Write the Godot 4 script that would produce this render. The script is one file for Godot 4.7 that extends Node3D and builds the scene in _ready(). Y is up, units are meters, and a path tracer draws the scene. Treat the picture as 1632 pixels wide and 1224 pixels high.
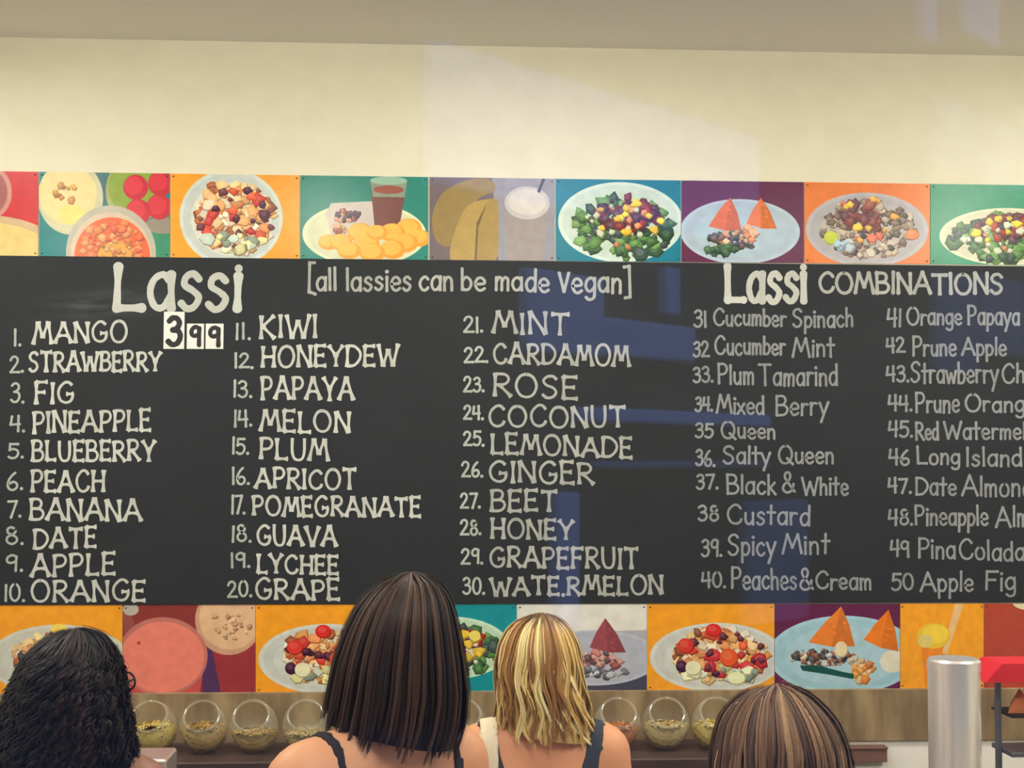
extends Node3D
# A lassi bar seen through its street window: a chalkboard menu between two rows of food prints,
# glass jars on the back shelf, four customers seen from behind.

const CAM := Vector3(0, 1.88, 5.0)
const FOV := 30.0
var cam: Camera3D
var M := {}
var names := {}
var rng := RandomNumberGenerator.new()

# ------------------------------------------------------------------ helpers
func numbered(n: String) -> String:
	if not names.has(n):
		names[n] = 0
		return n
	names[n] += 1
	return "%s_%03d" % [n, names[n]]

func meta(o: Node, label: String, category: String, group := "", kind := ""):
	if label != "": o.set_meta("label", label)
	if category != "": o.set_meta("category", category)
	if group != "": o.set_meta("group", group)
	if kind != "": o.set_meta("kind", kind)

func thing(n: String, label: String, category: String, at := Vector3.ZERO, group := "") -> Node3D:
	var o := Node3D.new()
	o.name = numbered(n)
	add_child(o, true)
	o.position = at
	meta(o, label, category, group)
	return o

func inst(n: String, mesh: Mesh, mat: Material, parent: Node = null, at := Vector3.ZERO) -> MeshInstance3D:
	var o := MeshInstance3D.new()
	o.mesh = mesh
	o.material_override = mat
	if parent == null:
		o.name = numbered(n)
		add_child(o, true)
	else:
		o.name = n
		parent.add_child(o, true)
	o.position = at
	return o

func structure(n: String, mesh: Mesh, mat: Material, label: String, at := Vector3.ZERO) -> MeshInstance3D:
	var o := inst(n, mesh, mat, null, at)
	o.set_meta("kind", "structure")
	o.set_meta("label", label)
	return o

func srgb(r, g, b) -> Color:
	return Color(r / 255.0, g / 255.0, b / 255.0)

func mat(c: Color, rough := 0.6, metal := 0.0) -> StandardMaterial3D:
	var m := StandardMaterial3D.new()
	m.albedo_color = c
	m.roughness = rough
	m.metallic = metal
	return m

func noise_tex(c0: Color, c1: Color, freq: float, sd: int, w := 512, h := 512) -> NoiseTexture2D:
	var n := FastNoiseLite.new()
	n.noise_type = FastNoiseLite.TYPE_SIMPLEX_SMOOTH
	n.frequency = freq
	n.seed = sd
	n.fractal_octaves = 4
	var g := Gradient.new()
	g.set_color(0, c0)
	g.set_color(1, c1)
	var t := NoiseTexture2D.new()
	t.width = w
	t.height = h
	t.seamless = true
	t.noise = n
	t.color_ramp = g
	return t

func glass(c: Color, alpha: float, rough := 0.02) -> StandardMaterial3D:
	var m := mat(Color(c.r, c.g, c.b, alpha), rough)
	m.transparency = BaseMaterial3D.TRANSPARENCY_ALPHA
	return m

# direction and points: measured photo pixels laid onto a plane of the room
func ray(u: float, v: float) -> Vector3:
	var f := 612.0 / tan(deg_to_rad(FOV / 2))
	return cam.basis * Vector3((u - 816.0) / f, -(v - 612.0) / f, -1)

func at(u: float, v: float, z := 0.0) -> Vector3:
	var d := ray(u, v)
	return CAM + d * ((z - CAM.z) / d.z)

# triangle soup with normals
class Soup:
	var v := PackedVector3Array()
	var n := PackedVector3Array()
	var uv := PackedVector2Array()
	var c := PackedColorArray()
	func tri(a: Vector3, b: Vector3, d: Vector3, nn: Vector3):
		if (b - a).cross(d - a).dot(nn) > 0:
			v.append_array([a, d, b])
		else:
			v.append_array([a, b, d])
		n.append_array([nn, nn, nn])
	func quad(a, b, d, e, nn: Vector3):
		tri(a, b, d, nn)
		tri(a, d, e, nn)
	func box(lo: Vector3, hi: Vector3, bev := 0.0):
		if bev <= 0.0:
			var p = func(i, j, k): return Vector3(lo.x if i == 0 else hi.x, lo.y if j == 0 else hi.y, lo.z if k == 0 else hi.z)
			quad(p.call(0,0,0), p.call(0,1,0), p.call(0,1,1), p.call(0,0,1), Vector3.LEFT)
			quad(p.call(1,0,0), p.call(1,1,0), p.call(1,1,1), p.call(1,0,1), Vector3.RIGHT)
			quad(p.call(0,0,0), p.call(1,0,0), p.call(1,0,1), p.call(0,0,1), Vector3.DOWN)
			quad(p.call(0,1,0), p.call(1,1,0), p.call(1,1,1), p.call(0,1,1), Vector3.UP)
			quad(p.call(0,0,0), p.call(1,0,0), p.call(1,1,0), p.call(0,1,0), Vector3.FORWARD)
			quad(p.call(0,0,1), p.call(1,0,1), p.call(1,1,1), p.call(0,1,1), Vector3.BACK)
			return
		var mid := (lo + hi) / 2
		var h := (hi - lo) / 2
		for ax in 3:
			var b1 := (ax + 1) % 3
			var b2 := (ax + 2) % 3
			for s in [-1.0, 1.0]:
				var q := []
				for pr in [[-1,-1],[1,-1],[1,1],[-1,1]]:
					var w := Vector3.ZERO
					w[ax] = s * h[ax]
					w[b1] = pr[0] * (h[b1] - bev)
					w[b2] = pr[1] * (h[b2] - bev)
					q.append(mid + w)
				var nn := Vector3.ZERO
				nn[ax] = s
				quad(q[0], q[1], q[2], q[3], nn)
				for s2 in [-1.0, 1.0]:
					var e := []
					for t in [-1.0, 1.0]:
						var w1 := Vector3.ZERO
						w1[ax] = s * h[ax]; w1[b1] = s2 * (h[b1] - bev); w1[b2] = t * (h[b2] - bev)
						var w2 := Vector3.ZERO
						w2[ax] = s * (h[ax] - bev); w2[b1] = s2 * h[b1]; w2[b2] = t * (h[b2] - bev)
						e.append(mid + w1)
						e.append(mid + w2)
					var n2 := Vector3.ZERO
					n2[ax] = s; n2[b1] = s2
					quad(e[0], e[1], e[3], e[2], n2.normalized())
		for sx in [-1.0, 1.0]:
			for sy in [-1.0, 1.0]:
				for sz in [-1.0, 1.0]:
					var sg := Vector3(sx, sy, sz)
					var ps := []
					for ax in 3:
						var w := (h - Vector3.ONE * bev) * sg
						w[ax] = sg[ax] * h[ax]
						ps.append(mid + w)
					tri(ps[0], ps[1], ps[2], sg.normalized())
	# surface of revolution round y; profile of (r, y), smooth
	func lathe(pr: Array, seg := 32, xf := Transform3D.IDENTITY):
		for i in pr.size() - 1:
			var a: Vector2 = pr[i]
			var b: Vector2 = pr[i + 1]
			var sl := Vector2(b.y - a.y, a.x - b.x)
			if sl.length() < 1e-9: continue
			sl = sl.normalized()
			for k in seg:
				var t0 := TAU * k / seg
				var t1 := TAU * (k + 1) / seg
				var d0 := Vector3(cos(t0), 0, sin(t0))
				var d1 := Vector3(cos(t1), 0, sin(t1))
				var p0 := xf * (d0 * a.x + Vector3.UP * a.y)
				var p1 := xf * (d1 * a.x + Vector3.UP * a.y)
				var p2 := xf * (d1 * b.x + Vector3.UP * b.y)
				var p3 := xf * (d0 * b.x + Vector3.UP * b.y)
				var n0 := xf.basis * (d0 * sl.x + Vector3.UP * sl.y)
				var n1 := xf.basis * (d1 * sl.x + Vector3.UP * sl.y)
				if a.x > 1e-6:
					_t(p0, p1, p2, n0, n1, n1)
				if b.x > 1e-6:
					_t(p0, p2, p3, n0, n1, n0)
	func _t(a, b, d, na, nb, nd):
		if (b - a).cross(d - a).dot(na) > 0:
			v.append_array([a, d, b])
			n.append_array([na, nd, nb])
		else:
			v.append_array([a, b, d])
			n.append_array([na, nb, nd])
	func tube(pts: Array, r: float, seg := 8):
		for i in pts.size() - 1:
			var a: Vector3 = pts[i]
			var b: Vector3 = pts[i + 1]
			var d := (b - a)
			var up := Vector3.UP if absf(d.normalized().y) < 0.9 else Vector3.RIGHT
			var x := d.cross(up).normalized()
			var z := x.cross(d).normalized()
			lathe([Vector2(0, 0), Vector2(r, 0), Vector2(r, 1), Vector2(0, 1)], seg, Transform3D(Basis(x, d, z), a))
	func mesh() -> ArrayMesh:
		var arr := []
		arr.resize(Mesh.ARRAY_MAX)
		arr[Mesh.ARRAY_VERTEX] = v
		for i in n.size(): n[i] = n[i].normalized()
		arr[Mesh.ARRAY_NORMAL] = n
		if uv.size() == v.size(): arr[Mesh.ARRAY_TEX_UV] = uv
		if c.size() == v.size(): arr[Mesh.ARRAY_COLOR] = c
		var m := ArrayMesh.new()
		m.add_surface_from_arrays(Mesh.PRIMITIVE_TRIANGLES, arr)
		return m

func box_mesh(lo: Vector3, hi: Vector3, bev := 0.0) -> ArrayMesh:
	var s := Soup.new()
	s.box(lo, hi, bev)
	return s.mesh()

# ------------------------------------------------------------------ chalk lettering
const FONT := {
	"A": [.8, ["0,0 .4,1", ".4,1 .8,0", ".17,.36 .63,.36"]],
	"B": [.62, [".05,0 .05,1", "c.05,.98 .4,.97 .52,.77 .4,.56 .08,.53", "c.08,.53 .48,.5 .62,.27 .45,.04 .05,.02"]],
	"C": [.7, ["c.66,.8 .5,.97 .3,.96 .08,.72 .03,.42 .15,.12 .38,.01 .6,.1 .68,.26"]],
	"D": [.72, [".05,0 .05,1", "c.05,.98 .4,.95 .68,.68 .68,.36 .42,.06 .05,.02"]],
	"E": [.56, [".05,0 .05,1", ".05,.98 .54,.98", ".05,.52 .45,.52", ".05,.02 .56,.02"]],
	"F": [.56, [".05,0 .05,1", ".05,.98 .56,.98", ".05,.52 .45,.52"]],
	"G": [.74, ["c.66,.84 .5,.98 .3,.96 .08,.72 .03,.42 .15,.12 .4,.01 .62,.1 .7,.3 .7,.42", ".42,.42 .72,.42"]],
	"H": [.66, [".05,0 .05,1", ".61,0 .61,1", ".05,.5 .61,.5"]],
	"I": [.16, [".08,0 .08,1"]],
	"K": [.66, [".06,0 .06,1", ".6,1 .08,.5", ".12,.54 .64,0"]],
	"L": [.55, [".06,1 .06,0", ".06,.02 .55,.02"]],
	"M": [.9, ["0,0 .2,1", ".2,1 .45,.3", ".45,.3 .7,1", ".7,1 .9,0"]],
	"N": [.7, [".05,0 .05,1", ".05,1 .65,0", ".65,0 .65,1"]],
	"O": [.8, ["c.4,1 .15,.88 .02,.5 .15,.12 .4,0 .65,.12 .78,.5 .65,.88 .4,1"]],
	"P": [.58, [".06,0 .06,1", "c.06,.98 .42,.97 .56,.74 .42,.5 .08,.45"]],
	"Q": [.86, ["c.4,1 .15,.88 .02,.5 .15,.12 .4,0 .65,.12 .78,.5 .65,.88 .4,1", ".5,.3 .84,-.04"]],
	"R": [.66, [".06,0 .06,1", "c.06,.98 .42,.97 .56,.76 .42,.54 .08,.5", ".22,.5 .66,0"]],
	"S": [.6, ["c.56,.84 .42,.98 .2,.95 .07,.77 .18,.58 .42,.47 .54,.27 .42,.06 .2,.01 .03,.16"]],
	"T": [.68, ["0,.98 .68,.98", ".34,.98 .34,0"]],
	"U": [.68, ["c.05,1 .05,.4 .15,.08 .34,0 .53,.08 .62,.4 .62,1"]],
	"V": [.74, ["0,1 .37,0", ".37,0 .74,1"]],
	"W": [1.0, ["0,1 .25,0", ".25,0 .5,.75", ".5,.75 .75,0", ".75,0 1,1"]],
	"Y": [.7, ["0,1 .35,.5", ".7,1 .35,.5", ".35,.5 .35,0"]],
	"a": [.48, ["c.42,.5 .28,.62 .1,.52 .03,.28 .12,.04 .28,.02 .42,.2", ".44,.62 .44,0"]],
	"b": [.46, [".05,1 .05,0", "c.05,.4 .2,.6 .38,.5 .44,.28 .34,.04 .16,0 .05,.12"]],
	"c": [.44, ["c.42,.5 .28,.62 .1,.5 .03,.28 .14,.04 .3,0 .43,.12"]],
	"d": [.48, ["c.42,.5 .28,.62 .1,.52 .03,.28 .12,.04 .28,.02 .42,.2", ".44,1 .44,0"]],
	"e": [.46, ["c.05,.3 .42,.34 .4,.52 .26,.62 .1,.54 .03,.3 .12,.06 .28,0 .44,.1"]],
	"g": [.48, ["c.42,.5 .28,.62 .1,.52 .03,.28 .12,.06 .28,.04 .42,.2", "c.44,.62 .44,-.12 .36,-.3 .18,-.34 .05,-.24"]],
	"h": [.46, [".05,1 .05,0", "c.05,.38 .2,.6 .36,.54 .4,.36 .4,0"]],
	"i": [.12, [".06,.62 .06,0", ".06,.86"]],
	"k": [.44, [".05,1 .05,0", ".38,.6 .06,.26", ".14,.32 .42,0"]],
	"l": [.12, [".06,1 .06,0"]],
	"m": [.64, [".05,.6 .05,0", "c.05,.38 .16,.6 .28,.54 .3,.36 .3,0", "c.3,.38 .42,.6 .56,.54 .58,.36 .58,0"]],
	"n": [.46, [".05,.6 .05,0", "c.05,.38 .2,.6 .36,.54 .4,.36 .4,0"]],
	"o": [.5, ["c.25,.62 .1,.54 .03,.3 .1,.06 .25,0 .4,.06 .47,.3 .4,.54 .25,.62"]],
	"p": [.46, [".05,.6 .05,-.36", "c.05,.4 .2,.6 .38,.5 .44,.28 .34,.04 .16,0 .05,.12"]],
	"r": [.36, [".05,.6 .05,0", "c.05,.36 .18,.58 .36,.56"]],
	"s": [.4, ["c.36,.52 .24,.62 .1,.56 .08,.42 .24,.32 .36,.2 .28,.04 .14,0 .02,.1"]],
	"t": [.36, [".17,.95 .17,0", "0,.6 .36,.6"]],
	"u": [.46, ["c.05,.6 .05,.22 .14,.03 .26,.03 .4,.2", ".41,.6 .41,0"]],
	"v": [.44, ["0,.8 .2,0", ".2,0 .44,.8"]],
	"w": [.62, ["0,.62 .15,0", ".15,0 .31,.5", ".31,.5 .47,0", ".47,0 .62,.62"]],
	"x": [.42, ["0,.6 .42,0", ".4,.6 0,0"]],
	"y": [.46, ["0,.6 .22,.04", ".46,.62 .1,-.38"]],
	"&": [.66, ["c.6,.42 .52,.12 .26,0 .06,.14 .1,.36 .34,.56 .44,.78 .34,.96 .18,.9 .16,.7 .34,.44 .66,.04"]],
	"[": [.28, [".05,1.25 .05,-.12", ".05,1.22 .3,1.24", ".05,-.08 .36,-.2"]],
	"]": [.32, [".24,1.2 .27,-.2", "0,1.16 .24,1.2", ".04,-.22 .27,-.18"]],
	".": [.1, [".05,.03"]],
	"0": [.56, ["c.28,1 .1,.85 .03,.5 .1,.15 .28,0 .46,.15 .53,.5 .46,.85 .28,1"]],
	"1": [.14, [".07,1 .07,0"]],
	"2": [.56, ["c.04,.76 .14,.95 .32,.99 .46,.84 .42,.6 .22,.3 .03,.03", ".03,.03 .56,.03"]],
	"3": [.5, ["c.05,.86 .2,.99 .38,.94 .44,.76 .34,.6 .18,.54", "c.18,.54 .4,.5 .48,.3 .38,.06 .18,0 .02,.12"]],
	"4": [.52, [".08,.95 .02,.42", ".02,.42 .5,.46", ".42,1 .42,0"]],
	"5": [.5, [".1,.98 .48,.98", ".1,.98 .07,.56", "c.07,.56 .26,.64 .45,.52 .48,.28 .36,.05 .16,0 .02,.1"]],
	"6": [.5, ["c.38,.99 .2,.8 .06,.5 .04,.22 .14,.03 .32,.01 .46,.16 .44,.38 .28,.46 .08,.34"]],
	"7": [.52, [".02,.95 .5,.97", ".5,.97 .2,0"]],
	"8": [.5, ["c.4,.86 .24,.99 .1,.88 .1,.68 .26,.54 .44,.4 .46,.16 .26,0 .06,.14 .08,.4 .26,.54 .4,.68 .4,.86"]],
	"9": [.48, ["c.42,.9 .24,.99 .06,.84 .05,.6 .2,.5 .4,.62 .42,.88", ".43,.92 .42,0"]],
}

func curve_pts(p: Array) -> Array:
	var out := []
	for i in p.size() - 1:
		var a: Vector2 = p[maxi(i - 1, 0)]
		var b: Vector2 = p[i]
		var d: Vector2 = p[i + 1]
		var e: Vector2 = p[mini(i + 2, p.size() - 1)]
		if p[0].distance_to(p[-1]) < 0.001:
			if i == 0: a = p[-2]
			if i == p.size() - 2: e = p[1]
		for k in 5:
			out.append(b.cubic_interpolate(d, a, e, k / 5.0))
	out.append(p[-1])
	return out

# one chalked word: x0..x1 and baseline y0, y1 in photo pixels, capital height h, stroke width w
func letters(text: String, x0, x1, y0, y1, h, w: float, flare: float, tone: Color, zz: float, xh := 0.62) -> ArrayMesh:
	var a := at(x0, y0, zz)
	var b := at(x1, y1, zz)
	var up := at(x0, y0 - h, zz) - a
	up.x *= 0.3
	var px := (at(x0 + 10, y0, zz) - a).length() / 10
	var total := 0.0
	var gap := 0.17 if flare > 0.5 else 0.13
	for ch in text: total += (0.4 if ch == " " else FONT[ch][0]) + gap
	total -= gap
	var s := Soup.new()
	var x := 0.0
	var layer := 0
	var ww := w * px
	for ch in text:
		if ch == " ":
			x += 0.4 + gap
			continue
		var g = FONT[ch]
		var dy := rng.randf_range(-0.035, 0.035)
		var sc := rng.randf_range(0.96, 1.05)
		var sh := rng.randf_range(-0.03, 0.03)
		for st: String in g[1]:
			var curved := st.begins_with("c")
			var pts := []
			for q in (st.substr(1) if curved else st).split(" "):
				var xy := q.split(",")
				var yy := float(xy[1])
				if xh != 0.62 and ch >= "a" and ch <= "z":
					yy = yy * xh / 0.62 if yy <= 0.62 else xh + (yy - 0.62) * (1.12 - xh) / 0.38
				pts.append(Vector2(float(xy[0]), yy))
			if curved: pts = curve_pts(pts)
			var wp := []
			for q: Vector2 in pts:
				wp.append(a + (b - a) * ((x + q.x + sh * q.y) / total) + up * (q.y * sc + dy))
			var shade := tone * rng.randf_range(0.86, 1.05)
			var v0 := s.v.size()
			if wp.size() == 1:
				for k in 10:
					var t0 := TAU * k / 10
					var t1 := TAU * (k + 1) / 10
					var r := ww * (0.72 if xh == 0.62 else 0.58)
					s.tri(wp[0], wp[0] + Vector3(cos(t0), sin(t0), 0) * r, wp[0] + Vector3(cos(t1), sin(t1), 0) * r, Vector3.BACK)
			else:
				if not curved:
					var fine := []
					for k in 7: fine.append(wp[0].lerp(wp[1], k / 6.0))
					wp = fine
				var L := []
				var R := []
				var nn := wp.size()
				for k in nn:
					var tg: Vector3 = (wp[mini(k + 1, nn - 1)] - wp[maxi(k - 1, 0)]).normalized()
					var sd := Vector3(-tg.y, tg.x, 0)
					var e: float = absf(2.0 * k / (nn - 1) - 1.0)
					var fl := flare if not curved else flare * 0.25
					var wd: float = ww * 0.5 * (1.0 - 0.12 * flare + fl * pow(e, 2.4)) * rng.randf_range(0.93, 1.07)
					L.append(wp[k] + sd * wd)
					R.append(wp[k] - sd * wd)
				for k in nn - 1:
					s.quad(L[k], L[k + 1], R[k + 1], R[k], Vector3.BACK)
				for e in [0, nn - 1]:
					var half: Vector3 = (L[e] - R[e]) / 2
					var out: Vector3 = (wp[0] - wp[1] if e == 0 else wp[nn - 1] - wp[nn - 2]).normalized() * half.length() * (0.9 if flare < 0.5 else 0.3)
					for k in 6:
						var t0 := PI * k / 6
						var t1 := PI * (k + 1) / 6
						s.tri(wp[e], wp[e] + half * cos(t0) + out * sin(t0), wp[e] + half * cos(t1) + out * sin(t1), Vector3.BACK)
			layer += 1
			for k in range(v0, s.v.size()): s.v[k].z += (layer % 12) * .00008
			for k in s.v.size() - v0: s.c.append(shade)
		x += g[0] + gap
	return s.mesh()

# ------------------------------------------------------------------ printed pictures
const PW := 800
const PH := 520
var img: Image
var pr := RandomNumberGenerator.new()

func ell(u, v, ru, rv, c: Color, turn := 0.0):
	var cx: float = u * PW
	var cy: float = v * PH
	var rx: float = ru * PW
	var ry: float = rv * PH
	if turn == 0.0:
		for y in range(maxi(0, int(cy - ry)), mini(PH, int(cy + ry) + 1)):
			var t := (y + 0.5 - cy) / ry
			if absf(t) >= 1: continue
			var hw: float = rx * sqrt(1 - t * t)
			var l := maxi(0, int(cx - hw))
			var r := mini(PW, int(cx + hw))
			if r > l: img.fill_rect(Rect2i(l, y, r - l, 1), c)
	else:
		var p := []
		for k in 24:
			var q := Vector2(cos(TAU * k / 24) * rx, sin(TAU * k / 24) * ry).rotated(turn)
			p.append(Vector2(u + q.x / PW, v + q.y / PH))
		poly(p, c)

func poly(p: Array, c: Color):
	var ymin := 1e9
	var ymax := -1e9
	for q: Vector2 in p:
		ymin = minf(ymin, q.y * PH)
		ymax = maxf(ymax, q.y * PH)
	for y in range(maxi(0, int(ymin)), mini(PH, int(ymax) + 1)):
		var xs := []
		var yy := y + 0.5
		for i in p.size():
			var a: Vector2 = p[i] * Vector2(PW, PH)
			var b: Vector2 = p[(i + 1) % p.size()] * Vector2(PW, PH)
			if (a.y > yy) != (b.y > yy):
				xs.append(a.x + (yy - a.y) / (b.y - a.y) * (b.x - a.x))
		xs.sort()
		for i in range(0, xs.size() - 1, 2):
			var l := maxi(0, int(xs[i]))
			var r := mini(PW, int(xs[i + 1]))
			if r > l: img.fill_rect(Rect2i(l, y, r - l, 1), c)

func ball(u, v, ru, rv, c: Color):
	ell(u + .004, v + .012, ru * 1.04, rv * 1.04, c * Color(.74, .7, .68))
	ell(u, v, ru, rv, c)
	ell(u - ru * .15, v - rv * .2, ru * .55, rv * .5, c.lerp(Color(1, .96, .88), .16))

func bits(u, v, ru, rv, n: int, size: float, cols: Array):
	n = int(n * 1.35)
	for i in n:
		var t := pr.randf() * TAU
		var r := sqrt(pr.randf())
		var cu: float = u + cos(t) * r * ru
		var cv: float = v + sin(t) * r * rv
		var p := []
		var k := pr.randi_range(4, 7)
		var s := size * pr.randf_range(0.6, 1.4)
		for j in k:
			var q := Vector2.from_angle(TAU * j / k + pr.randf_range(-0.3, 0.3)) * s * pr.randf_range(0.6, 1.2)
			p.append(Vector2(cu + q.x, cv + q.y * PW / PH * 0.85))
		var c: Color = cols[pr.randi() % cols.size()]
		var g := pr.randf_range(0.88, 1.08)
		var cm := Vector2(cu, cv)
		var under := []
		var upper := []
		for q: Vector2 in p:
			under.append(cm + (q - cm) * 1.1 + Vector2(0.004, 0.012))
			upper.append(cm + (q - cm) * 0.55 - Vector2(0.002, 0.008))
		poly(under, c * g * Color(.72, .68, .66))
		poly(p, c * g)
		poly(upper, (c * g).lerp(Color(1, .97, .9), .16))

func plate(u, v, ru, rv, rim: Color, well: Color):
	ell(u, v, ru, rv, rim)
	ell(u, v, ru * 0.93, rv * 0.92, rim * 0.95)
	ell(u, v + 0.01, ru * 0.78, rv * 0.76, well)

func salad(u, v, ru, rv):
	bits(u, v + rv * 0.15, ru, rv, 90, 0.05, [srgb(70, 115, 65), srgb(95, 145, 75), srgb(50, 85, 60), srgb(120, 165, 95), srgb(60, 80, 75)])
	bits(u + 0.02, v - rv * 0.3, ru * 0.65, rv * 0.55, 50, 0.042, [srgb(105, 35, 45), srgb(130, 45, 50), srgb(90, 60, 75), srgb(175, 55, 45), srgb(80, 40, 60)])
	bits(u, v + rv * 0.1, ru * 0.8, rv * 0.7, 16, 0.028, [srgb(235, 235, 215), srgb(215, 225, 195), srgb(225, 150, 100)])
	bits(u, v, ru * 0.85, rv * 0.75, 9, 0.036, [srgb(245, 215, 50), srgb(240, 200, 60)])

func fruit_mix(u, v, ru, rv):
	bits(u, v, ru, rv, 110, 0.042, [srgb(250, 215, 150), srgb(240, 165, 85), srgb(235, 190, 130), srgb(200, 110, 60), srgb(245, 235, 215), srgb(150, 85, 55)])
	bits(u, v, ru * 0.85, rv * 0.85, 40, 0.045, [srgb(250, 214, 160), srgb(240, 176, 110), srgb(248, 228, 200), srgb(235, 150, 90)])
	bits(u, v, ru * 0.9, rv * 0.85, 9, 0.052, [srgb(220, 65, 50), srgb(235, 95, 55), srgb(205, 55, 60)])
	bits(u, v, ru, rv * 0.95, 12, 0.034, [srgb(85, 35, 60), srgb(110, 50, 60)])
	bits(u, v + rv * 0.72, ru * 0.8, rv * 0.25, 12, 0.05, [srgb(235, 240, 200), srgb(205, 220, 205), srgb(240, 235, 170), srgb(150, 165, 145)])

func samosa(a: Vector2, b: Vector2, c: Vector2, col: Color):
	var m := (b + c) / 2
	poly([a, a.lerp(b, 0.5) + Vector2(-0.008, -0.01), b, m + Vector2(0, 0.03), c, a.lerp(c, 0.5) + Vector2(0.012, -0.01)], col)
	poly([a, a.lerp(m, 0.5), m + Vector2(0, 0.03), c, a.lerp(c, 0.5) + Vector2(0.012, -0.01)], col * 0.9)
	for i in 16:
		var w := a.lerp(b.lerp(c, pr.randf()), pr.randf_range(0.2, 0.95))
		ell(w.x, w.y, 0.012, 0.014, col * pr.randf_range(0.92, 1.06))

func picture(id: String):
	pr.seed = hash(id)
	img = Image.create_empty(PW, PH, false, Image.FORMAT_RGB8)
	var amber := srgb(247, 164, 36)
	match id:
		"t0":
			img.fill(srgb(205, 42, 48))
			ell(.61, .25, .19, .33, srgb(200, 140, 130)); ell(.6, .25, .165, .29, srgb(165, 95, 95))
			ell(.6, 1.02, .62, .5, srgb(205, 175, 135)); ell(.58, 1.08, .6, .48, srgb(226, 200, 128))
		"t1":
			img.fill(srgb(22, 128, 130))
			poly([Vector2(.4, 0), Vector2(.56, 0), Vector2(.5, .4)], srgb(60, 110, 115))
			poly([Vector2(.86, .5), Vector2(1, .5), Vector2(1, 1), Vector2(.86, 1)], srgb(50, 140, 105))
			ell(.24, .3, .25, .44, srgb(206, 200, 165)); ell(.22, .26, .22, .36, srgb(232, 212, 150)); ell(.25, .5, .1, .12, srgb(240, 215, 120))
			bits(.2, .22, .1, .12, 9, .025, [srgb(205, 150, 70), srgb(190, 130, 60)])
			ell(.72, .22, .21, .4, srgb(165, 170, 110)); ell(.71, .16, .18, .34, srgb(140, 165, 55))
			ell(.95, .62, .14, .1, srgb(150, 140, 125))
			for q in [[.93, .12], [.92, .4], [.76, .46], [.74, .17]]:
				ell(q[0], q[1], .095, .15, srgb(200, 38, 55)); ell(q[0] - .015, q[1] - .02, .07, .11, srgb(220, 52, 66))
			ell(.55, .95, .345, .56, srgb(188, 180, 165)); ell(.55, .97, .31, .5, srgb(214, 190, 165)); ell(.56, 1.0, .29, .47, srgb(238, 100, 45))
			bits(.56, .85, .24, .28, 70, .03, [srgb(245, 120, 55), srgb(232, 95, 45), srgb(250, 150, 85)])
			ell(.58, .98, .13, .16, srgb(225, 160, 55)); bits(.56, .9, .14, .14, 14, .022, [srgb(230, 170, 90), srgb(205, 120, 45)])
		"t2":
			img.fill(amber)
			plate(.47, .52, .4, .58, srgb(212, 220, 214), srgb(222, 222, 210))
			fruit_mix(.5, .5, .3, .43)
		"t3":
			img.fill(srgb(26, 132, 118))
			plate(.5, .7, .485, .38, srgb(222, 226, 188), srgb(214, 214, 176))
			poly([Vector2(.2, .46), Vector2(.24, .33), Vector2(.57, .3), Vector2(.6, .7), Vector2(.24, .72)], srgb(206, 194, 186))
			bits(.37, .48, .12, .07, 26, .022, [srgb(90, 55, 75), srgb(70, 45, 60), srgb(215, 150, 120), srgb(150, 70, 60)])
			bits(.3, .65, .06, .06, 10, .022, [srgb(160, 70, 60), srgb(215, 170, 120)])
			poly([Vector2(.545, .06), Vector2(.835, .06), Vector2(.775, .6), Vector2(.58, .6)], srgb(120, 70, 60))
			poly([Vector2(.545, .05), Vector2(.835, .05), Vector2(.815, .25), Vector2(.565, .25)], srgb(140, 150, 130))
			ell(.69, .05, .145, .05, srgb(150, 190, 165)); ell(.69, .16, .12, .05, srgb(150, 80, 62))
			for q in [[.85, .62, .1], [.93, .74, .09], [.72, .68, .1], [.22, .8, .08], [.32, .8, .09], [.47, .68, .1], [.52, .8, .1], [.6, .68, .08], [.82, .8, .1], [.72, .88, .1], [.56, .92, .1], [.38, .9, .09]]:
				ell(q[0], q[1], q[2], q[2] * 1.15, srgb(240, 160, 50)); ell(q[0] - .012, q[1] - .02, q[2] * .8, q[2] * .88, srgb(248, 186, 76))
		"t4":
			img.fill(srgb(112, 98, 104))
			poly([Vector2(.5, 0), Vector2(1, 0), Vector2(1, 1), Vector2(.55, 1)], srgb(150, 148, 160))
			poly(curve_pts([Vector2(.02, .5), Vector2(.1, .2), Vector2(.3, .03), Vector2(.48, .02), Vector2(.52, .16), Vector2(.36, .3), Vector2(.2, .8), Vector2(.06, .78), Vector2(.02, .5)]), srgb(150, 126, 72))
			poly(curve_pts([Vector2(.17, 1), Vector2(.2, .66), Vector2(.3, .35), Vector2(.46, .26), Vector2(.52, .3), Vector2(.4, .5), Vector2(.36, 1), Vector2(.17, 1)]), srgb(178, 148, 80))
			poly(curve_pts([Vector2(.37, 1), Vector2(.38, .6), Vector2(.46, .3), Vector2(.54, .28), Vector2(.55, .6), Vector2(.53, 1), Vector2(.37, 1)]), srgb(166, 138, 76))
			poly([Vector2(.36, 1), Vector2(.375, .55), Vector2(.46, .3), Vector2(.39, .6), Vector2(.375, 1)], srgb(110, 90, 52))
			poly([Vector2(.6, .3), Vector2(.96, .3), Vector2(.9, 1), Vector2(.62, 1)], srgb(158, 148, 146))
			ell(.78, .3, .18, .2, srgb(196, 192, 196)); ell(.78, .29, .15, .155, srgb(214, 208, 206))
			poly([Vector2(.9, 0), Vector2(.925, 0), Vector2(.88, .18), Vector2(.86, .16)], srgb(70, 70, 85))
		"t5":
			img.fill(srgb(22, 126, 152))
			plate(.52, .52, .5, .49, srgb(212, 230, 222), srgb(196, 216, 200))
			salad(.54, .53, .4, .38)
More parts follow.
